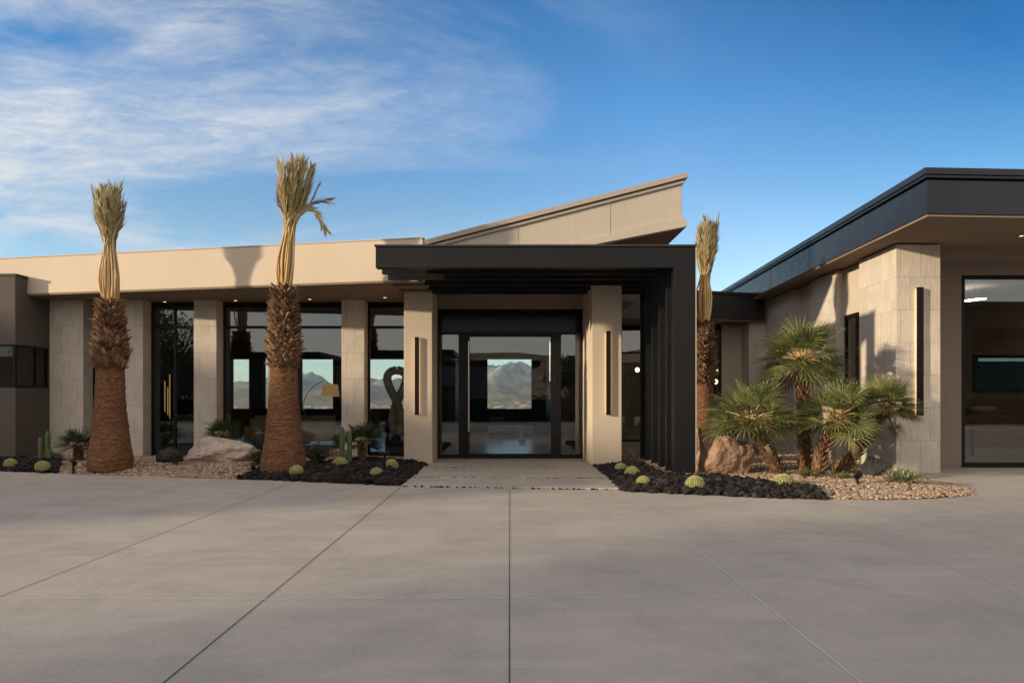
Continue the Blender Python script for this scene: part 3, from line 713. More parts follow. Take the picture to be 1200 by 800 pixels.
# ------------------------------------------------------------------ tied date palms
def date_palm(x, y, z, hb, ht, rb, rm, rboot, rtop, tiez, topz, lean, spread, seed, label, stray=()):
    rnd = random.Random(seed)
    P = thing('date_palm', (x, y, z), label, 'palm tree', 'transplanted date palms with tied crowns')
    # lower trunk: bottle-shaped, wrapped in ringed fibre
    m = MB(); n = 40; prof = []
    N = 150; H1 = hb - z
    for i in range(N+1):
        k = i/N
        r = rm + (rb-rm)*(1-k)**1.75
        if k < .12: r *= .84 + .16*(k/.12)**.5
        r += .004*math.sin(i*1.9) + rnd.uniform(-.004, .004)
        prof.append((z - .05 + k*(H1+.05), r))
    vs = []
    for j, (zz, r) in enumerate(prof):
        for q in range(n):
            a = 2*math.pi*q/n
            rr = r*(1 + .035*noise.noise((math.cos(a)*1.5, math.sin(a)*1.5, zz*2+seed))) + .012*noise.noise((a*3, zz*14, seed)) + .010*noise.noise((a*7, zz*25, seed+3))
            vs.append((x + rr*math.cos(a), y + rr*math.sin(a), zz + .012*math.sin(a*2+j*.1)))
    fs = [(j*n+q, j*n+(q+1) % n, (j+1)*n+(q+1) % n, (j+1)*n+q) for j in range(N) for q in range(n)] + [tuple(range(N*n, (N+1)*n))]
    m.add(vs, fs); tr = obj('trunk', m, TRUNK, P, smooth=True, uv=False)
    # upper trunk: cut leaf bases in a spiral
    m = MB(); core = MB()
    core.tube([(x, y, hb-.08), (x, y, hb+.25), (x+lean*.05, y, ht)], [rm*.95, rboot*.85, rtop*.8], 20)
    obj('leaf_base_core', core, TRUNK, P, smooth=True)
    nb = 360; ga = 2.39996
    for i in range(nb):
        k = i/nb; zz = hb - .03 + (ht-hb)*k**.95
        r = (rm + (rboot-rm)*min(1, k*4.5)) if k < .22 else lerp(rboot, rtop, ((k-.22)/.78)**.9)
        a = i*ga + rnd.uniform(-.1, .1)
        d = Vector((math.cos(a), math.sin(a), 0)); s = Vector((-math.sin(a), math.cos(a), 0)); up = Vector((0, 0, 1))
        c = Vector((x+lean*.05*k, y, zz)) + d*(r*.80)
        tilt = rnd.uniform(.6, 2.4); o_ = (d*tilt + up).normalized(); L = rnd.uniform(.05, .13); w0 = rnd.uniform(.028, .065)
        tip = c + o_*L + d*rnd.uniform(0, .05)
        th = d*.035
        vs = [c-s*w0, c+s*w0, c+s*w0*.8+th-up*.03, c-s*w0*.8+th-up*.03, tip-s*w0*.6, tip+s*w0*.6, tip+s*w0*.45+th*.8, tip-s*w0*.45+th*.8]
        m.add(vs, [(0, 3, 2, 1), (4, 5, 6, 7), (3, 7, 6, 2), (0, 4, 7, 3), (1, 2, 6, 5), (0, 1, 5, 4)])
        if rnd.random() < .35:      # loose fibre
            e = c + Vector((rnd.uniform(-.05, .05), rnd.uniform(-.05, .05), 0)) + d*rnd.uniform(.08, .16) - up*rnd.uniform(-.05, .12)
            m.add([c+d*.03+s*.01, c+d*.03-s*.01, e], [(0, 1, 2)])
    obj('leaf_bases', m, BOOTS, P)
    # tied crown
    st = MB(); lf = MB(); nf = 30
    rtie = .115
    for i in range(nf + len(stray)):
        sv = stray[i-nf] if i >= nf else None
        a = i*ga; q = math.sqrt((i+.5)/nf) if i < nf else 1
        bul = (.05 + .09*q) * rnd.uniform(.6, 1.35) if q > .5 else rnd.uniform(.02, .1)
        ca, sa = math.cos(a), math.sin(a)
        r0 = rtop*.62*q
        fl = spread*q*rnd.uniform(.65, 1.12)
        top = topz - rnd.uniform(0, .38) - .25*q*rnd.random()
        base = Vector((x+lean*.05 + r0*ca, y + r0*sa, ht-.12))
        zb = lerp(ht, tiez, .42 + rnd.uniform(-.12, .12))
        mid = Vector((x + lean*.22 + bul*ca*1.3, y + bul*sa*1.3, zb))
        tie = Vector((x + lean*.5 + rtie*q*ca, y + rtie*q*sa, tiez))
        tipv = Vector((x + lean + fl*ca, y + fl*sa, top))
        tip2 = tie.lerp(tipv, .5) + Vector((ca, sa, 0))*(.03+.02*rnd.random())
        if sv:
            tie = tie + Vector((sv[0]*.12, 0, .1)); tipv = Vector((x + sv[0], y + sv[1], sv[2])); tip2 = tie.lerp(tipv, .55) + Vector((0, 0, sv[3]))
        # catmull-ish path
        pts = []
        key = [base, mid, tie, tip2, tipv]
        for j in range(4):
            p0 = key[max(0, j-1)]; p1 = key[j]; p2 = key[j+1]; p3 = key[min(4, j+2)]
            for u in range(5):
                u_ = u/5; pts.append(.5*((2*p1)+(-p0+p2)*u_+(2*p0-5*p1+4*p2-p3)*u_*u_+(-p0+3*p1-3*p2+p3)*u_**3))
        pts.append(tipv)
        rr = [lerp(rnd.uniform(.022, .034), .007, (j/20)**.8) for j in range(21)]
        if sv: rr = [k*.8 for k in rr]
        st.tube(pts, rr, 5, flat=.7)
        # leaflets from just above the tie to the tip, pressed along the stalk
        for j in range(9, 21):
            for sub in (0, .33, .66):
                if j == 20 and sub: continue
                p = pts[j].lerp(pts[min(20, j+1)], sub); tdir = (pts[min(20, j+1)] - pts[max(0, j-1)]).normalized()
                for sg in (-1, 1):
                    sd = tdir.cross(Vector((ca, sa, .01))).normalized()*sg
                    out = Vector((ca, sa, 0))
                    opn = rnd.uniform(.05, .42) + .1*(j > 17) + (.25 if sv else 0)
                    dr = (tdir + sd*opn + out*rnd.uniform(-.08, .22)).normalized()
                    L = rnd.uniform(.26, .46)*(1 - .45*(j-9)/12)
                    if sv: L *= .7
                    wv = dr.cross(out).normalized()*rnd.uniform(.010, .018)
                    p1_ = p + dr*L*.45; p2_ = p + dr*L + Vector((0, 0, -.02))
                    lf.add([p-wv*.5, p+wv*.5, p1_+wv, p1_-wv, p2_], [(0, 1, 2, 3), (3, 2, 4)])
    rp = MB()
    tz = MB(); rng = [(x+lean*.5+(rtie+.055)*math.cos(2*math.pi*k/16), y+(rtie+.055)*math.sin(2*math.pi*k/16), tiez+.03) for k in range(17)]
    pass
    obj('frond_stalks', st, STALK, P, smooth=True)
    obj('crown', lf, FROND_DRY, P, uv=False)
    return P
date_palm(-8.48, 14.5, .10, 2.2, 3.68, .475, .27, .37, .20, 4.86, 6.14, -.04, .34, 3, 'leftmost tied date palm, in front of the stone columns')
date_palm(-4.60, 13.9, .10, 2.2, 3.86, .49, .27, .34, .19, 5.12, 6.42, .26, .46, 5, 'tallest tied date palm, with stray fronds blowing to the right',
          stray=((.98, -.05, 5.58, .13), (.86, .0, 4.98, .30)))
date_palm(4.36, 15.35, .10, 1.9, 3.3, .38, .21, .26, .16, 4.35, 5.6, .08, .26, 9, 'tied date palm half hidden behind the black canopy fins')

# ------------------------------------------------------------------ fan palms
def palmfans(base, n, lp, lf_, seed, elmin=-.35, seg=26, up=None, droop=.15, width=.011):
    rnd = random.Random(seed); st = MB(); lv = MB()
    base = Vector(base)
    for i in range(n):
        k = (i+.5)/n; a = i*2.39996 + rnd.uniform(-.2, .2)
        el = math.asin(max(-.95, min(.97, lerp(elmin, .98, k)))) + rnd.uniform(-.12, .12)
        d = Vector((math.cos(a)*math.cos(el), math.sin(a)*math.cos(el), math.sin(el)))
        if up: d = (d + Vector(up)*.5).normalized()
        L = lp*rnd.uniform(.8, 1.15)
        p1 = base + d*L*.55 + Vector((0, 0, .03)); p2 = base + d*L - Vector((0, 0, droop*L*.3))
        st.tube([base, p1, p2], [.014, .010, .007], 4)
        t_ = (p2-p1).normalized()
        sd = t_.cross(Vector((0, 0, 1)));
        if sd.length < .1: sd = Vector((1, 0, 0))
        sd.normalize(); nrm = sd.cross(t_).normalized()
        roll = rnd.uniform(-.5, .5); sd = (sd*math.cos(roll) + nrm*math.sin(roll)).normalized(); nrm = sd.cross(t_)
        FL = lf_*rnd.uniform(.8, 1.15); fold = rnd.uniform(.12, .4)
        age = rnd.random()
        for s in range(seg):
            th = lerp(-2.0, 2.0, (s+.5)/seg) + rnd.uniform(-.03, .03)
            dd = (t_*math.cos(th) + sd*math.sin(th) + nrm*fold*abs(math.sin(th))).normalized()
            ln = FL*(1 - .28*abs(th)/2)*rnd.uniform(.9, 1.06)
            wv = dd.cross(nrm).normalized()*width
            q1 = p2 + dd*ln*.46; q2 = p2 + dd*ln*.8 - Vector((0, 0, droop*ln*.12)); q3 = p2 + dd*ln - Vector((0, 0, droop*ln*rnd.uniform(.3, 1.1)))
            lv.add([p2, q1-wv, q1+wv+nrm*.003, q2-wv*.6, q2+wv*.6, q3], [(0, 2, 1), (1, 2, 4, 3), (3, 4, 5)])
    return st, lv
def fan_palm(pts, rad_, n, lp, lfl, seed, label, mat=FAN, elmin=-.35, seg=26, name='fan_palm', cat='fan palm', group='fan palms in the right bed', up=None, width=.011, dead=0):
    P = thing(name, pts[0], label, cat, group)
    rnd = random.Random(seed)
    if len(pts) > 1:
        m = MB(); path_ = []
        for i in range(len(pts)-1):
            for u in range(7): path_.append(Vector(pts[i]).lerp(Vector(pts[i+1]), u/7))
        path_.append(Vector(pts[-1]))
        core = MB(); core.tube(path_, [lerp(rad_*.9, rad_*.75, j/len(path_)) for j in range(len(path_))], 12)
        obj('trunk', core, TRUNK, P, smooth=True)
        nb = int(len(path_)*11)
        for i in range(nb):
            k = i/nb; p = path_[min(len(path_)-1, int(k*len(path_)))]; q = path_[min(len(path_)-1, int(k*len(path_))+1)]
            ax = (Vector(pts[-1]) - Vector(pts[0])).normalized()
            a = i*2.39996; s0 = ax.cross(Vector((0, 1, 0))).normalized(); s1 = ax.cross(s0)
            d = s0*math.cos(a)+s1*math.sin(a); s = ax.cross(d)
            c = p.lerp(q, (k*len(path_)) % 1) + d*rad_*.75; L = rnd.uniform(.06, .12); w0 = rnd.uniform(.02, .034)
            tip = c + ax*L + d*rnd.uniform(.03, .08)
            m.add([c-s*w0, c+s*w0, c+d*.03, tip-s*w0*.5, tip+s*w0*.5, tip+d*.015], [(0, 2, 1), (3, 4, 5), (0, 3, 5, 2), (2, 5, 4, 1), (0, 1, 4, 3)])
        obj('leaf_bases', m, BOOTS, P)
    st, lv = palmfans(pts[-1], n, lp, lfl, seed, elmin, seg, up, width=width)
    obj('leaf_stalks', st, STALK, P, uv=False); obj('crown', lv, mat, P, uv=False)
    if dead:
        s2, l2 = palmfans(Vector(pts[-1]) - Vector((0, 0, .08)), dead, lp*.8, lfl*.85, seed+50, -.97, seg, (0, 0, -1.2), droop=.5, width=width*.7)
        obj('dead_fronds', l2, DEAD, P, uv=False); obj('dead_stalks', s2, BOOTS, P, uv=False)
    return P
def at(px, Y, py=None): return ((px-597)/800*Y, Y, 1.6 + (465-py)/800*Y)
def atz(px, py, z): Y = (1.6-z)*800/(py-465); return ((px-597)/800*Y, Y, z)
fan_palm([((943-597)/800*13.8, 13.8, .08), at(942, 13.8, 500), at(940, 13.8, 422)], .13, 44, .54, .60, 11, 'tallest fan palm of the clump by the travertine wall', elmin=-.70, seg=22, width=.017, dead=4)
fan_palm([((915-597)/800*13.2, 13.2, .08), at(902, 13.1, 532), at(879, 13.0, 494)], .12, 48, .48, .56, 12, 'bushy fan palm leaning left over the tan boulder', elmin=-.35, seg=22, width=.017, dead=2)
fan_palm([((958-597)/800*12.9, 12.9, .08), at(963, 12.9, 530), at(980, 12.8, 492)], .11, 38, .44, .48, 13, 'short fan palm in the middle of the clump', elmin=-.4, seg=22, width=.015, dead=2)
fan_palm([((980-597)/800*13.3, 13.3, .08), at(1003, 13.3, 530), at(1036, 13.3, 480)], .11, 36, .38, .42, 14, 'fan palm leaning right in front of the tall sconce', elmin=-.25, seg=22, width=.014, dead=2)
# small dark fan palms by the glazing
for px, py, Y, n, s, sd, lb in [(262, 512, 16.6, 16, .40, 21, 'low dark fan palm behind the left boulder'),
                               (424, 520, 15.6, 22, .42, 22, 'low dark fan palm beside the column cactus near the entry'),
                               (92, 525, 16.0, 18, .42, 23, 'low dark fan palm between the block wall and the first palm')]:
    b = at(px, Y, py); fan_palm([(b[0], b[1], .1), (b[0], b[1], b[2])], .06, n, s*.6, s*1.05, sd, lb, FAN_DK, elmin=.0, seg=20, group='low dark fan palms along the glazing', width=.014)

# grey-green shrub and low ground plants
def leafy(c, r, h, n, seed, mat, name, label, cat, ll=.05, group=None):
    rnd = random.Random(seed); P = thing(name, c, label, cat, group); st = MB(); lv = MB(); c = Vector(c)
    for i in range(n):
        a = rnd.uniform(0, 6.28); q = rnd.random()**.5
        tip = c + Vector((math.cos(a)*r*q, math.sin(a)*r*q, h*(1-.45*q*q)*rnd.uniform(.7, 1.1)))
        mid = c.lerp(tip, .5) + Vector((0, 0, h*.12)); st.tube([c + Vector((math.cos(a), math.sin(a), 0))*.03, mid, tip], [.006, .004, .002], 3)
        for k in range(9):
            u = rnd.uniform(.3, 1); p = (c.lerp(mid, u*2) if u < .5 else mid.lerp(tip, u*2-1))
            d = Vector((rnd.gauss(0, 1), rnd.gauss(0, 1), rnd.gauss(.6, .7))).normalized(); s = d.cross(Vector((0, 0, 1))).normalized()*ll*.16
            lv.add([p, p+d*ll*.5-s, p+d*ll, p+d*ll*.5+s], [(0, 1, 2, 3)])
    obj('stems', st, SOIL, P, uv=False); obj('foliage', lv, mat, P, uv=False)
leafy(atz(1057, 569, .06), .34, .30, 120, 31, SHRUB, 'desert_shrub', 'pale green low shrub on gravel by the travertine corner', 'shrub', .07)
leafy(atz(947, 561, .09), .26, .2, 90, 32, FAN, 'ground_plant', 'small bright green plant at the foot of the fan palm trunks', 'plant', .05)
leafy(atz(990, 563, .08), .2, .15, 60, 33, FAN, 'ground_plant', 'small green plant right of the fan palm trunks', 'plant', .05)
leafy(atz(205, 545, .12), .2, .34, 60, 34, FAN_DK, 'desert_shrub', 'dark spiky shrub beside the round dark boulder', 'shrub', .08)
leafy(atz(372, 543, .12), .5, .45, 160, 35, FAN_DK, 'desert_shrub', 'dark green shrub right of the tallest palm', 'shrub', .07)
leafy(atz(300, 546, .12), .25, .3, 70, 36, FAN_DK, 'desert_shrub', 'dark wispy shrub at right end of the left boulder', 'shrub', .07)

# ------------------------------------------------------------------ boulders
def boulder(cx, cy, cz, sx, sy, sz, seed, mat, label, angular=.35, name='boulder', cat='boulder'):
    import bmesh
    bm = bmesh.new(); bmesh.ops.create_icosphere(bm, subdivisions=5, radius=1)
    rnd = random.Random(seed)
    planes = [(Vector((rnd.gauss(0, 1), rnd.gauss(0, 1), rnd.gauss(.2, .8))).normalized(), rnd.uniform(.5, .86)) for _ in range(20)]
    for v in bm.verts:
        p = v.co.copy()
        if angular:
            for n_, d in planes:
                e = p.dot(n_) - d
                if e > 0: p -= n_*e*.92
        p *= 1 + angular*.45*noise.fractal(p*1.6 + Vector((seed, 0, 0)), 1, 2, 5) + .05*noise.ridged_multi_fractal(p*4 + Vector((seed, 1, 0)), 1, 2, 5, 1, 2) - .05
        v.co = Vector((p.x*sx, p.y*sy, p.z*sz))
    me = bpy.data.meshes.new(name); bm.to_mesh(me); bm.free()
    for p in me.polygons: p.use_smooth = angular < .2
    me.materials.append(mat); o = bpy.data.objects.new(name, me); COL.objects.link(o); o.location = (cx, cy, cz)
    return tag(o, label, cat)
boulder((256-597)/800*15.6, 15.6, .31, 1.02, .6, .45, 41, BOULD_W, 'wide angular pinkish boulder between the two tied palms')
boulder((197-597)/800*15.3, 15.3, .27, .33, .3, .30, 42, BOULD_D, 'small round dark boulder left of the pale boulder', .12)
boulder((848-597)/800*13.5, 13.5, .36, .82, .5, .72, 43, BOULD, 'large tan boulder beside the black canopy post')
boulder((1020-597)/800*13.0, 13.0, .22, .28, .26, .27, 44, BOULD_D, 'round dark boulder under the right leaning fan palm', .08)
boulder((395-597)/800*16.3, 16.3, .15, .5, .35, .25, 45, BOULD, 'low tan boulder in shade behind the column cactus')
boulder((247-597)/800*16.4, 16.4, .35, .16, .14, .2, 46, BOULD_W, 'small pale stone behind the wide boulder')

# ------------------------------------------------------------------ cacti
def barrel_proto():
    P = thing('barrel_cactus', (0, 0, 0), 'x', 'cactus', 'golden barrel cacti in the beds')
    n = 96; ribs = 24; N = 22; m = MB(); sp_ = MB(); vs = []
    for j in range(N+1):
        ph = math.pi*(.06 + .88*j/N) - math.pi/2
        for q in range(n):
            a = 2*math.pi*q/n; rb = .92 + .08*math.cos(a*ribs)
            dip = 1 - .12*math.exp(-((math.pi/2-ph)/.25)**2)
            vs.append((.17*rb*math.cos(ph)*math.cos(a), .17*rb*math.cos(ph)*math.sin(a), .13 + .145*math.sin(ph)*dip))
    fs = [(j*n+q, j*n+(q+1) % n, (j+1)*n+(q+1) % n, (j+1)*n+q) for j in range(N) for q in range(n)] + [tuple(range(N*n, (N+1)*n))]
    m.add(vs, fs); obj('body', m, CACT, P, smooth=True, uv=False)
    for r_ in range(ribs):
        a = 2*math.pi*r_/ribs
        for j in range(11):
            ph = lerp(-.6, 1.42, j/10); c = Vector((.172*math.cos(ph)*math.cos(a), .172*math.cos(ph)*math.sin(a), .13+.147*math.sin(ph)))
            nrm = Vector((math.cos(ph)*math.cos(a), math.cos(ph)*math.sin(a), math.sin(ph)))
            for k in range(8):
                d = (nrm*.7 + Vector((random.gauss(0, .6), random.gauss(0, .6), random.gauss(0, .6)))).normalized(); s = d.cross(nrm).normalized()*.0028
                sp_.add([c-s, c+s, c+d*random.uniform(.02, .036)], [(0, 1, 2)])
    obj('spines', sp_, CACT_Y, P, uv=False)
    return P
bp = barrel_proto()
spots = [(12, 548, .85, 'barrel cactus at the far left edge of the black rock'), (50, 551, .95, 'barrel cactus in front of the column cactus by the block'),
         (64, 542, 1.1, 'barrel cactus just right of the column cactus by the block'), (347, 557, .88, 'barrel cactus at the foot of the tallest tied palm'),
         (399, 550, 1.08, 'barrel cactus in front of the column cactus near the entry'), (441, 559, .85, 'barrel cactus in front of the black path light'),
         (458, 551, .9, 'barrel cactus behind the black path light near the left pillar'), (728, 553, .85, 'barrel cactus closest to the right entry pillar'),
         (741, 560, 1.0, 'middle barrel cactus of the three right of the walk'), (754, 570, .9, 'barrel cactus nearest the drive beside the walk'),
         (815, 574, 1.0, 'barrel cactus in front of the black canopy post'), (918, 573, 1.12, 'wide pale barrel cactus on lava rock before the fan palms')]
for i, (px, py, s, lb) in enumerate(spots):
    p = atz(px, py, .06 if i < 7 else .04)
    s *= .83*random.uniform(.93, 1.06); sc_ = (s*1.3, s*1.15, s*.92) if i == 11 else (s, s, s*random.uniform(.85, 1.05))
    if i == 0: bp.location = p; bp['label'] = lb; bp.scale = (s, s, s)
    else: dup(bp, p, lb, random.uniform(0, 6), sc_).rotation_euler.x = random.uniform(-.12, .12)
def column_cactus(px, py, stems, label):
    b = atz(px, py, .1); P = thing('column_cactus', b, label, 'cactus', 'green column cacti')
    for dx, dy, h_, r_ in stems:
        m = MB(); vs = []; n = 42; N = 18
        for j in range(N+1):
            k = j/N; zz = b[2] + h_*k; rr = r_*(1 if k < .85 else math.sqrt(max(0, 1-((k-.85)/.15)**2))*.98+.02)
            for q in range(n):
                a = 2*math.pi*q/n; r2 = rr*(.86+.14*math.cos(a*7)); vs.append((b[0]+dx+r2*math.cos(a), b[1]+dy+r2*math.sin(a), zz))
        m.add(vs, [(j*n+q, j*n+(q+1) % n, (j+1)*n+(q+1) % n, (j+1)*n+q) for j in range(N) for q in range(n)])
        obj('stem', m, CACT_C, P, smooth=True, uv=False)
column_cactus(52, 541, [(-.09, 0, .58, .05), (.06, .03, .72, .055), (.15, -.02, .3, .045)], 'green column cactus cluster in front of the grey block wall')
column_cactus(404, 544, [(-.06, 0, .85, .06), (.10, .03, .72, .055)], 'tall green column cactus beside the low fan palm near the entry')

# ------------------------------------------------------------------ path lights
def path_light(px, py, h_, label, spot=False):
    b = atz(px, py, .06); x, y, z = b
    P = thing('path_light', b, label, 'garden light', 'small black garden lights')
    m = MB(); m.cyl(x, y, z-.05, z+h_, .022, 10); obj('stake', m, FRAME, P)
    m = MB()
    if spot: m.tube([(x, y+.05, z+h_+.01), (x+.02, y-.06, z+h_+.09)], .045, 14)
    else: m.box(x-.1, x+.1, y-.06, y+.06, z+h_, z+h_+.06)
    obj('lamp_head', m, FRAME, P, bevel=.004)
path_light(451, 556, .40, 'black T-headed path light on lava rock near the left pillar')
path_light(296, 558, .14, 'black spotlight in front of the wide pale boulder', True)
path_light(86, 552, .14, 'black spotlight left of the first tied palm', True)
path_light(1005, 571, .16, 'black spotlight in front of the round dark boulder', True)

# ------------------------------------------------------------------ things seen through the glass
def soft(mb_, name, mat, parent, bev=.05): return obj(name, mb_, mat, parent, bevel=bev)
def sofa(x0, x1, y, label, mat, z=.06):
    P = thing('sofa', ((x0+x1)/2, y, z), label, 'sofa', None)
    m = MB(); m.box(x0, x1, y, y+.9, z+.12, z+.42); soft(m, 'seat', mat, P)
    m = MB(); m.box(x0, x1, y, y+.25, z+.42, z+.85); soft(m, 'backrest', mat, P)
    for a_ in (x0-.2, x1): m = MB(); m.box(a_, a_+.2, y, y+.9, z+.1, z+.62); soft(m, 'armrest', mat, P)
    n = max(2, int((x1-x0)/.7))
    for k in range(n):
        m = MB(); q = x0+(x1-x0)*k/n; m.box(q+.03, q+(x1-x0)/n-.03, y+.26, y+.42, z+.45, z+.95); soft(m, 'cushion', FABRIC_T, P)
sofa(-8.3, -5.6, 21.8, 'tan cushioned sofa behind the window right of the tallest palm', FABRIC_T)
sofa(-11.6, -9.6, 23.2, 'grey sofa behind the leftmost wide window', FABRIC_G)
P = thing('daybed', (0, 27, .06), 'low white daybed in the foyer below the mountain view', 'daybed')
m = MB(); m.box(-.85, .95, 26.6, 27.4, .2, .48); soft(m, 'mattress', FABRIC_W, P)
m = MB(); m.box(-.83, .93, 26.62, 27.38, .06, .199); obj('base', m, WOOD_DK, P)
m = MB(); m.box(-.8, -.2, 26.7, 27.3, .485, .8); soft(m, 'bolster', FABRIC_G, P)
P = thing('stool', (.45, 24.3, .06), 'small white drum stool on the foyer floor', 'stool')
m = MB(); m.tube([(.45, 24.3, .06), (.45, 24.3, .14), (.45, 24.3, .36), (.45, 24.3, .43)], [.13, .10, .10, .14], 20); obj('seat', m, PLAST, P, smooth=True)
# arc lamp
P = thing('arc_lamp', (-6.85, 22.8, .06), 'arc floor lamp with a lit drum shade behind the glass', 'lamp')
m = MB(); arc = [(-6.85, 22.8, .1), (-6.85, 22.8, 1.1)]
for k in range(13):
    a = math.pi - k/12*math.pi*.62; arc.append((-5.95 + .9*math.cos(a), 22.6, 1.15 + 1.0*math.sin(a)))
arc.append((-5.9, 22.6, 2.04))
m.tube(arc[:2] + arc[2:11], .013, 6); obj('arm', m, STEEL, P)
m = MB(); m.cyl(-6.85, 22.8, .06, .1, .2, 20); obj('base', m, FRAME, P)
m = MB(); m.tube([(-5.93, 22.6, 1.62), (-5.93, 22.6, 2.02)], [.30, .24], 28, caps=False); obj('lamp_shade', m, SHADE, P, smooth=True)
# loop sculpture
P = thing('sculpture', (-3.2, 19.4, .06), 'twisted wooden loop sculpture behind the glass beside the entry pillar', 'sculpture')
m = MB(); pts = []
for k in range(41):
    t_ = k/40*2*math.pi; pts.append((-3.2 + .26*math.sin(2*t_)*(.75+.35*math.cos(t_)), 19.4 + .1*math.sin(t_), 1.48 + .88*math.cos(t_)))
m.tube(pts, .12, 12); obj('loop', m, noisy('sculpture_wood', (.24, .19, .14), (.42, .34, .26), 5, .7, 30, .4), P, smooth=True)
m = MB(); m.box(-3.5, -2.9, 19.2, 19.6, .06, .5); m.cyl(-3.2, 19.4, .5, .62, .03, 10); obj('plinth', m, WOOD_DK, P, bevel=.01)
# brass pendant
P = thing('pendant_lamp', (-10.45, 21, 4.1), 'pendant of thin brass rods behind the left window', 'pendant lamp')
m = MB()
for dx, z0, z1 in ((-.1, 1.15, 2.1), (0, .95, 2.3), (.09, 1.2, 2.15), (-.04, 1.05, 1.9)): m.tube([(-10.45+dx, 21+dx, z0), (-10.45+dx, 21+dx, z1)], .018, 8)
obj('brass_rods', m, BRASS, P)
m = MB(); m.tube([(-10.45, 21, 2.3), (-10.45, 21, 4.1)], .006, 6); obj('cord', m, FRAME, P)
for x, y, z, lb in ((7.55, 25, 2.58, 'upper small lit globe lamp behind the palm at the link windows'), (7.55, 25, 2.16, 'lower small lit globe lamp behind the palm at the link windows'), (4.72, 25.2, 2.6, 'small lit globe lamp seen beside the canopy fins')):
    P = thing('globe_lamp', (x, y, z), lb, 'lamp')
    m = MB(); m.tube([(x, y, z-.085), (x, y, z-.06), (x, y, z), (x, y, z+.06), (x, y, z+.085)], [.02, .06, .085, .06, .02], 14); obj('globe', m, BULB, P, smooth=True)
    m = MB(); m.tube([(x, y, z+.085), (x, y, 4.07)], .006, 6); obj('cord', m, FRAME, P)
for (x, y, z, L, lb) in ((12.3, 18.0, 4.18, .9, 'short lit linear ceiling light seen at the top of the right glazing'), (18.2, 20.6, 3.55, 1.4, 'lower lit linear light deeper behind the right glazing')):
    P = thing('linear_light', (x, y, z), lb, 'ceiling light')
    for dx in (0, .16):
        m = MB(); m.prism([(x-.38+dx, y+L*1.4), (x-.33+dx, y+L*1.4), (x+.12+dx, y), (x+.06+dx, y)], z, z+.02); obj('light_bar', m, LED, P)
    for (hx_, hy_) in ((x-.26, y+L*1.2), (x+.1, y+L*.2)):
        m = MB(); m.box(hx_-.006, hx_+.006, hy_-.006, hy_+.006, z+.021, 4.55); obj('hanger', m, FRAME, P)
P = thing('wall_mirror', (16.6, 21.9, 2.2), 'framed dark screen on the brown wall behind the right glazing', 'screen')
m = MB(); m.box(14.9, 18.2, 21.85, 21.98, 1.75, 2.95); obj('frame', m, FRAME, P)
m = MB(); m.box(14.98, 18.12, 21.84, 21.849, 1.83, 2.87); obj('screen', m, plain('screen', (.015, .03, .03), .08), P)
m = MB(); m.box(15.0, 18.1, 21.832, 21.839, 2.74, 2.84); obj('screen_bar', m, plain('screen_bar', (.2, .4, .38), .3, 0, (.4, .8, .75), .1), P)
P = thing('bowl', (14.9, 21.55, 1.07), 'tan wooden bowl on the cabinet behind the right glazing', 'bowl')
m = MB(); m.tube([(14.9, 21.5, 1.062), (14.9, 21.5, 1.12), (14.9, 21.5, 1.3)], [.12, .28, .4], 24); obj('bowl_body', m, FABRIC_T, P, smooth=True)
P = thing('dining_table', (13.4, 18.4, .05), 'long brown table behind the right glazing', 'table')
m = MB(); m.box(11.9, 15.2, 17.9, 18.9, .74, .8); obj('table_top', m, WOOD_BR, P, bevel=.01)
for x in (12.2, 14.9):
    for y in (18.0, 18.8): m = MB(); m.box(x-.04, x+.04, y-.04, y+.04, .05, .739); obj('leg', m, FRAME, P)

# ------------------------------------------------------------------ out of frame: houses for reflections, added casters for long shadows
def nhouse(x0, x1, y0, y1, h_, label, mat, roof=.45, wins=()):
    P = thing('neighbour_house', ((x0+x1)/2, (y0+y1)/2, 0), label, 'house', 'neighbouring houses across the drive')
    m = MB(); m.box(x0, x1, y0, y1, 0, h_-.4); obj('wall', m, mat, P)
    m = MB(); m.box(x0-roof, x1+roof, y0-roof, y1+roof, h_-.398, h_); obj('roof', m, FASCIA_MID, P, bevel=.01)
    for (a_, b_, z0, z1, side) in wins:
        m = MB()
        if side == 'y': m.box(a_, b_, y1+.003, y1+.03, z0, z1)
        else: m.box(x1+.003, x1+.03, a_, b_, z0, z1)
        obj('window', m, FRAME, P)
nhouse(-54, -42, -8.2, 30, 9.9, 'unseen tall tan block added left of the drive to cast long shade', STUCCO_BR, 0, [(k, k+2, z, z+1.6, 'x') for k in (-5, 0, 5, 10, 15, 20) for z in (1, 5)])  # added out of view, sized to keep low sun off the left facade
nhouse(-16, 2, -34, -27, 4.9, 'low brown neighbour house behind the viewpoint', STUCCO_BR, .8, [(-14, -11, 1, 2.6, 'y'), (-8, -5, .2, 2.6, 'y'), (-2, 0, 1, 2.6, 'y')])
nhouse(-15, -6, -36, -29, 6.0, 'raised rear storey of the brown neighbour house', STUCCO_BR, .8)
nhouse(6, 26, -36, -27, 5.3, 'long dark neighbour house behind the viewpoint to the right', STUCCO_BLOCK, .8, [(10, 13, 1, 2.6, 'y'), (18, 22, .2, 2.8, 'y')])
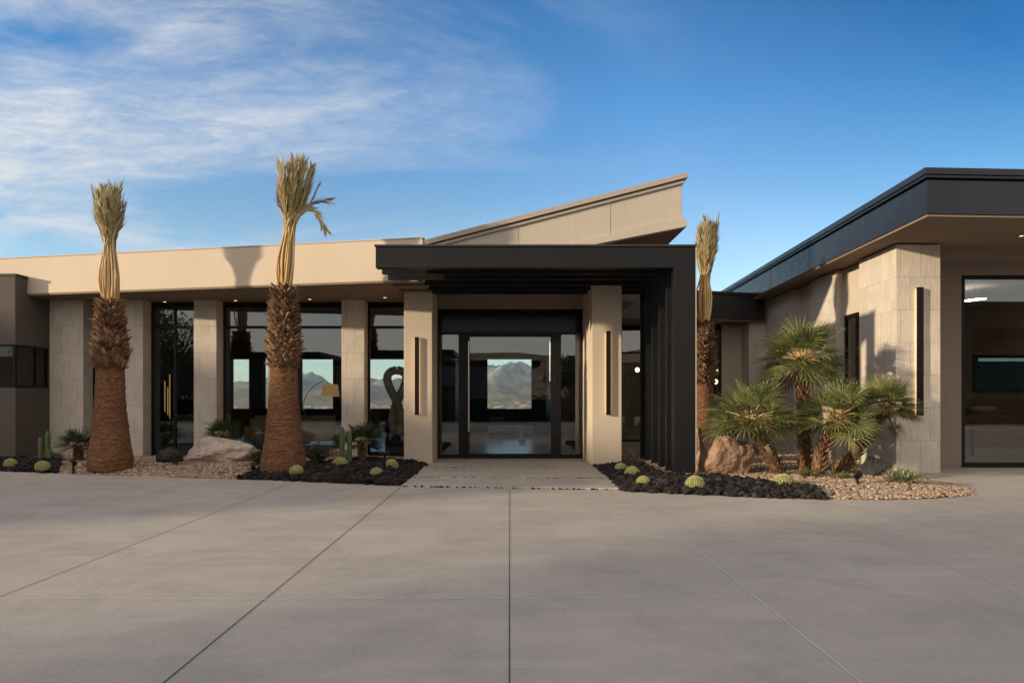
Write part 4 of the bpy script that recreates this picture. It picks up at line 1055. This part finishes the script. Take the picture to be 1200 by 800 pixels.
def tree(x, y, h_, r, seed, label, n=2600, sq=.75):
    rnd = random.Random(seed); P = thing('desert_tree', (x, y, 0), label, 'tree', 'trees around the drive')
    st = MB(); lv = MB(); ends = []
    st.tube([(x, y, -.1), (x+.1, y, h_*.25), (x, y+.1, h_*.45)], [.2, .15, .11], 9)
    for k in range(10):
        a = k*2.4; zz = h_*rnd.uniform(.5, .92); rr = r*rnd.uniform(.45, .95)*math.sqrt(max(.1, 1-((zz/h_-.62)/.5)**2))
        e = Vector((x+math.cos(a)*rr, y+math.sin(a)*rr, zz)); ends.append(e)
        s0 = Vector((x, y, h_*rnd.uniform(.25, .45))); st.tube([s0, s0.lerp(e, .5)+Vector((0, 0, .3)), e], [.08, .045, .015], 6)
    for k in range(n):
        e = ends[k % len(ends)]; p = e + Vector((rnd.gauss(0, r*.24), rnd.gauss(0, r*.24), rnd.gauss(0, r*.17)))
        d = Vector((rnd.gauss(0, 1), rnd.gauss(0, 1), rnd.gauss(0, 1))).normalized(); s = d.orthogonal().normalized()*.09; L = rnd.uniform(.16, .3)
        lv.add([p-s, p+d*L*.5-s*.5, p+d*L, p+s], [(0, 1, 2, 3)])
    obj('trunk', st, SOIL, P, uv=False); obj('crown', lv, LEAF, P, uv=False)
# unseen trees added toward the sun to dapple the drive with shade
def sp_at(s, t_): # s across the light, t_ metres up-light of the x=0 line
    c, n_ = math.cos(R(AZ)), math.sin(R(AZ))
    return (-n_*s - c*t_, c*s - n_*t_)
for i, (s, t_, h_, r) in enumerate([(3.6, 24, 7.4, 2.5), (.6, 32, 8.6, 2.8), (-2.6, 35, 9.6, 3.0), (-6.5, 37, 9.8, 3.3), (-10.5, 38, 10, 3.3), (9.6, 46, 6.6, 1.7), (12.6, 44, 10.0, 2.4)]):
    x, y = sp_at(s, t_)
    tree(x, y, h_, r, 60+i, ['nearest unseen tree added left of the drive for dappled shade', 'second unseen tree added left of the drive for dappled shade', 'third unseen tree added left of the drive for dappled shade', 'fourth unseen tree added left of the drive for dappled shade', 'last unseen tree added left of the drive for dappled shade', 'small unseen tree added at the corner of the tall shade block', 'large unseen tree added beside the tall shade block'][i], 2600)
nhouse(28, 52, -38, -28, 9.6, 'tall dark neighbour house behind the viewpoint on the far right', STUCCO_BLOCK, .9, [(32, 36, 1, 3, 'y'), (40, 46, 5, 7.5, 'y')])
nhouse(-40, -19, -40, -30, 5.9, 'wide low neighbour house behind the viewpoint on the left', STUCCO_BLOCK, 1.0, [(-36, -32, 1, 2.8, 'y')])
tree(5.2, -24, 4.8, 1.9, 81, 'round desert tree between the two houses behind the viewpoint')

# clipped hedge added unseen to darken the ground reflected in the door
P = thing('hedge', (0, -10, 0), 'clipped dark hedge added unseen behind the viewpoint to darken door reflections', 'hedge')
lv = MB(); rh = random.Random(77)
for k in range(16000):
    x = rh.uniform(-34, 34); y = -10 + rh.uniform(-.6, .6); z = rh.uniform(.02, 1.75) + .12*noise.noise((x*.8, 0, 0))
    d = Vector((rh.gauss(0, 1), rh.gauss(0, 1), rh.gauss(0, 1))).normalized(); q = d.orthogonal().normalized()*.07; p = Vector((x, y, z))
    lv.add([p-q, p+d*.1-q*.5, p+d*.2, p+q], [(0, 1, 2, 3)])
obj('foliage', lv, LEAF, P, uv=False)
m = MB(); m.box(-34, 34, -10.35, -9.65, -.02, 1.45); obj('branches', m, SOIL_D, P)
# far town in the valley
m = MB(); rnd = random.Random(5)
for k in range(420):
    a = R(rnd.uniform(55, 128)); r_ = rnd.uniform(2900, 5100); x, y = r_*math.cos(a), r_*math.sin(a); z = height(x, y)
    s = rnd.uniform(9, 26); m.box(x-s, x+s, y-s*.6, y+s*.6, z-3, z+rnd.uniform(6, 13))
o = obj('far_town', m, island('town', [(.3, .14, .08), (.55, .48, .4), (.4, .25, .17), (.6, .55, .5)]), uv=False)
tag(o, 'pale houses scattered over the valley floor seen through the glass', 'town', kind='stuff')

# valley haze
HZ = True
if HZ:
    m = MB(); m.box(-9500, 9500, -2500, 9300, -110, 620)
    hm = bpy.data.materials.new('haze'); hm.use_nodes = True; nt = hm.node_tree; nt.nodes.clear()
    out = nt.nodes.new('ShaderNodeOutputMaterial'); pv = nt.nodes.new('ShaderNodeVolumePrincipled')
    pv.inputs['Color'].default_value = (.62, .8, 1, 1); pv.inputs['Density'].default_value = .000035
    nt.links.new(pv.outputs[0], out.inputs['Volume'])
    o = obj('haze', m, hm, uv=False); tag(o, 'thin blue air over the valley', 'haze', kind='stuff')
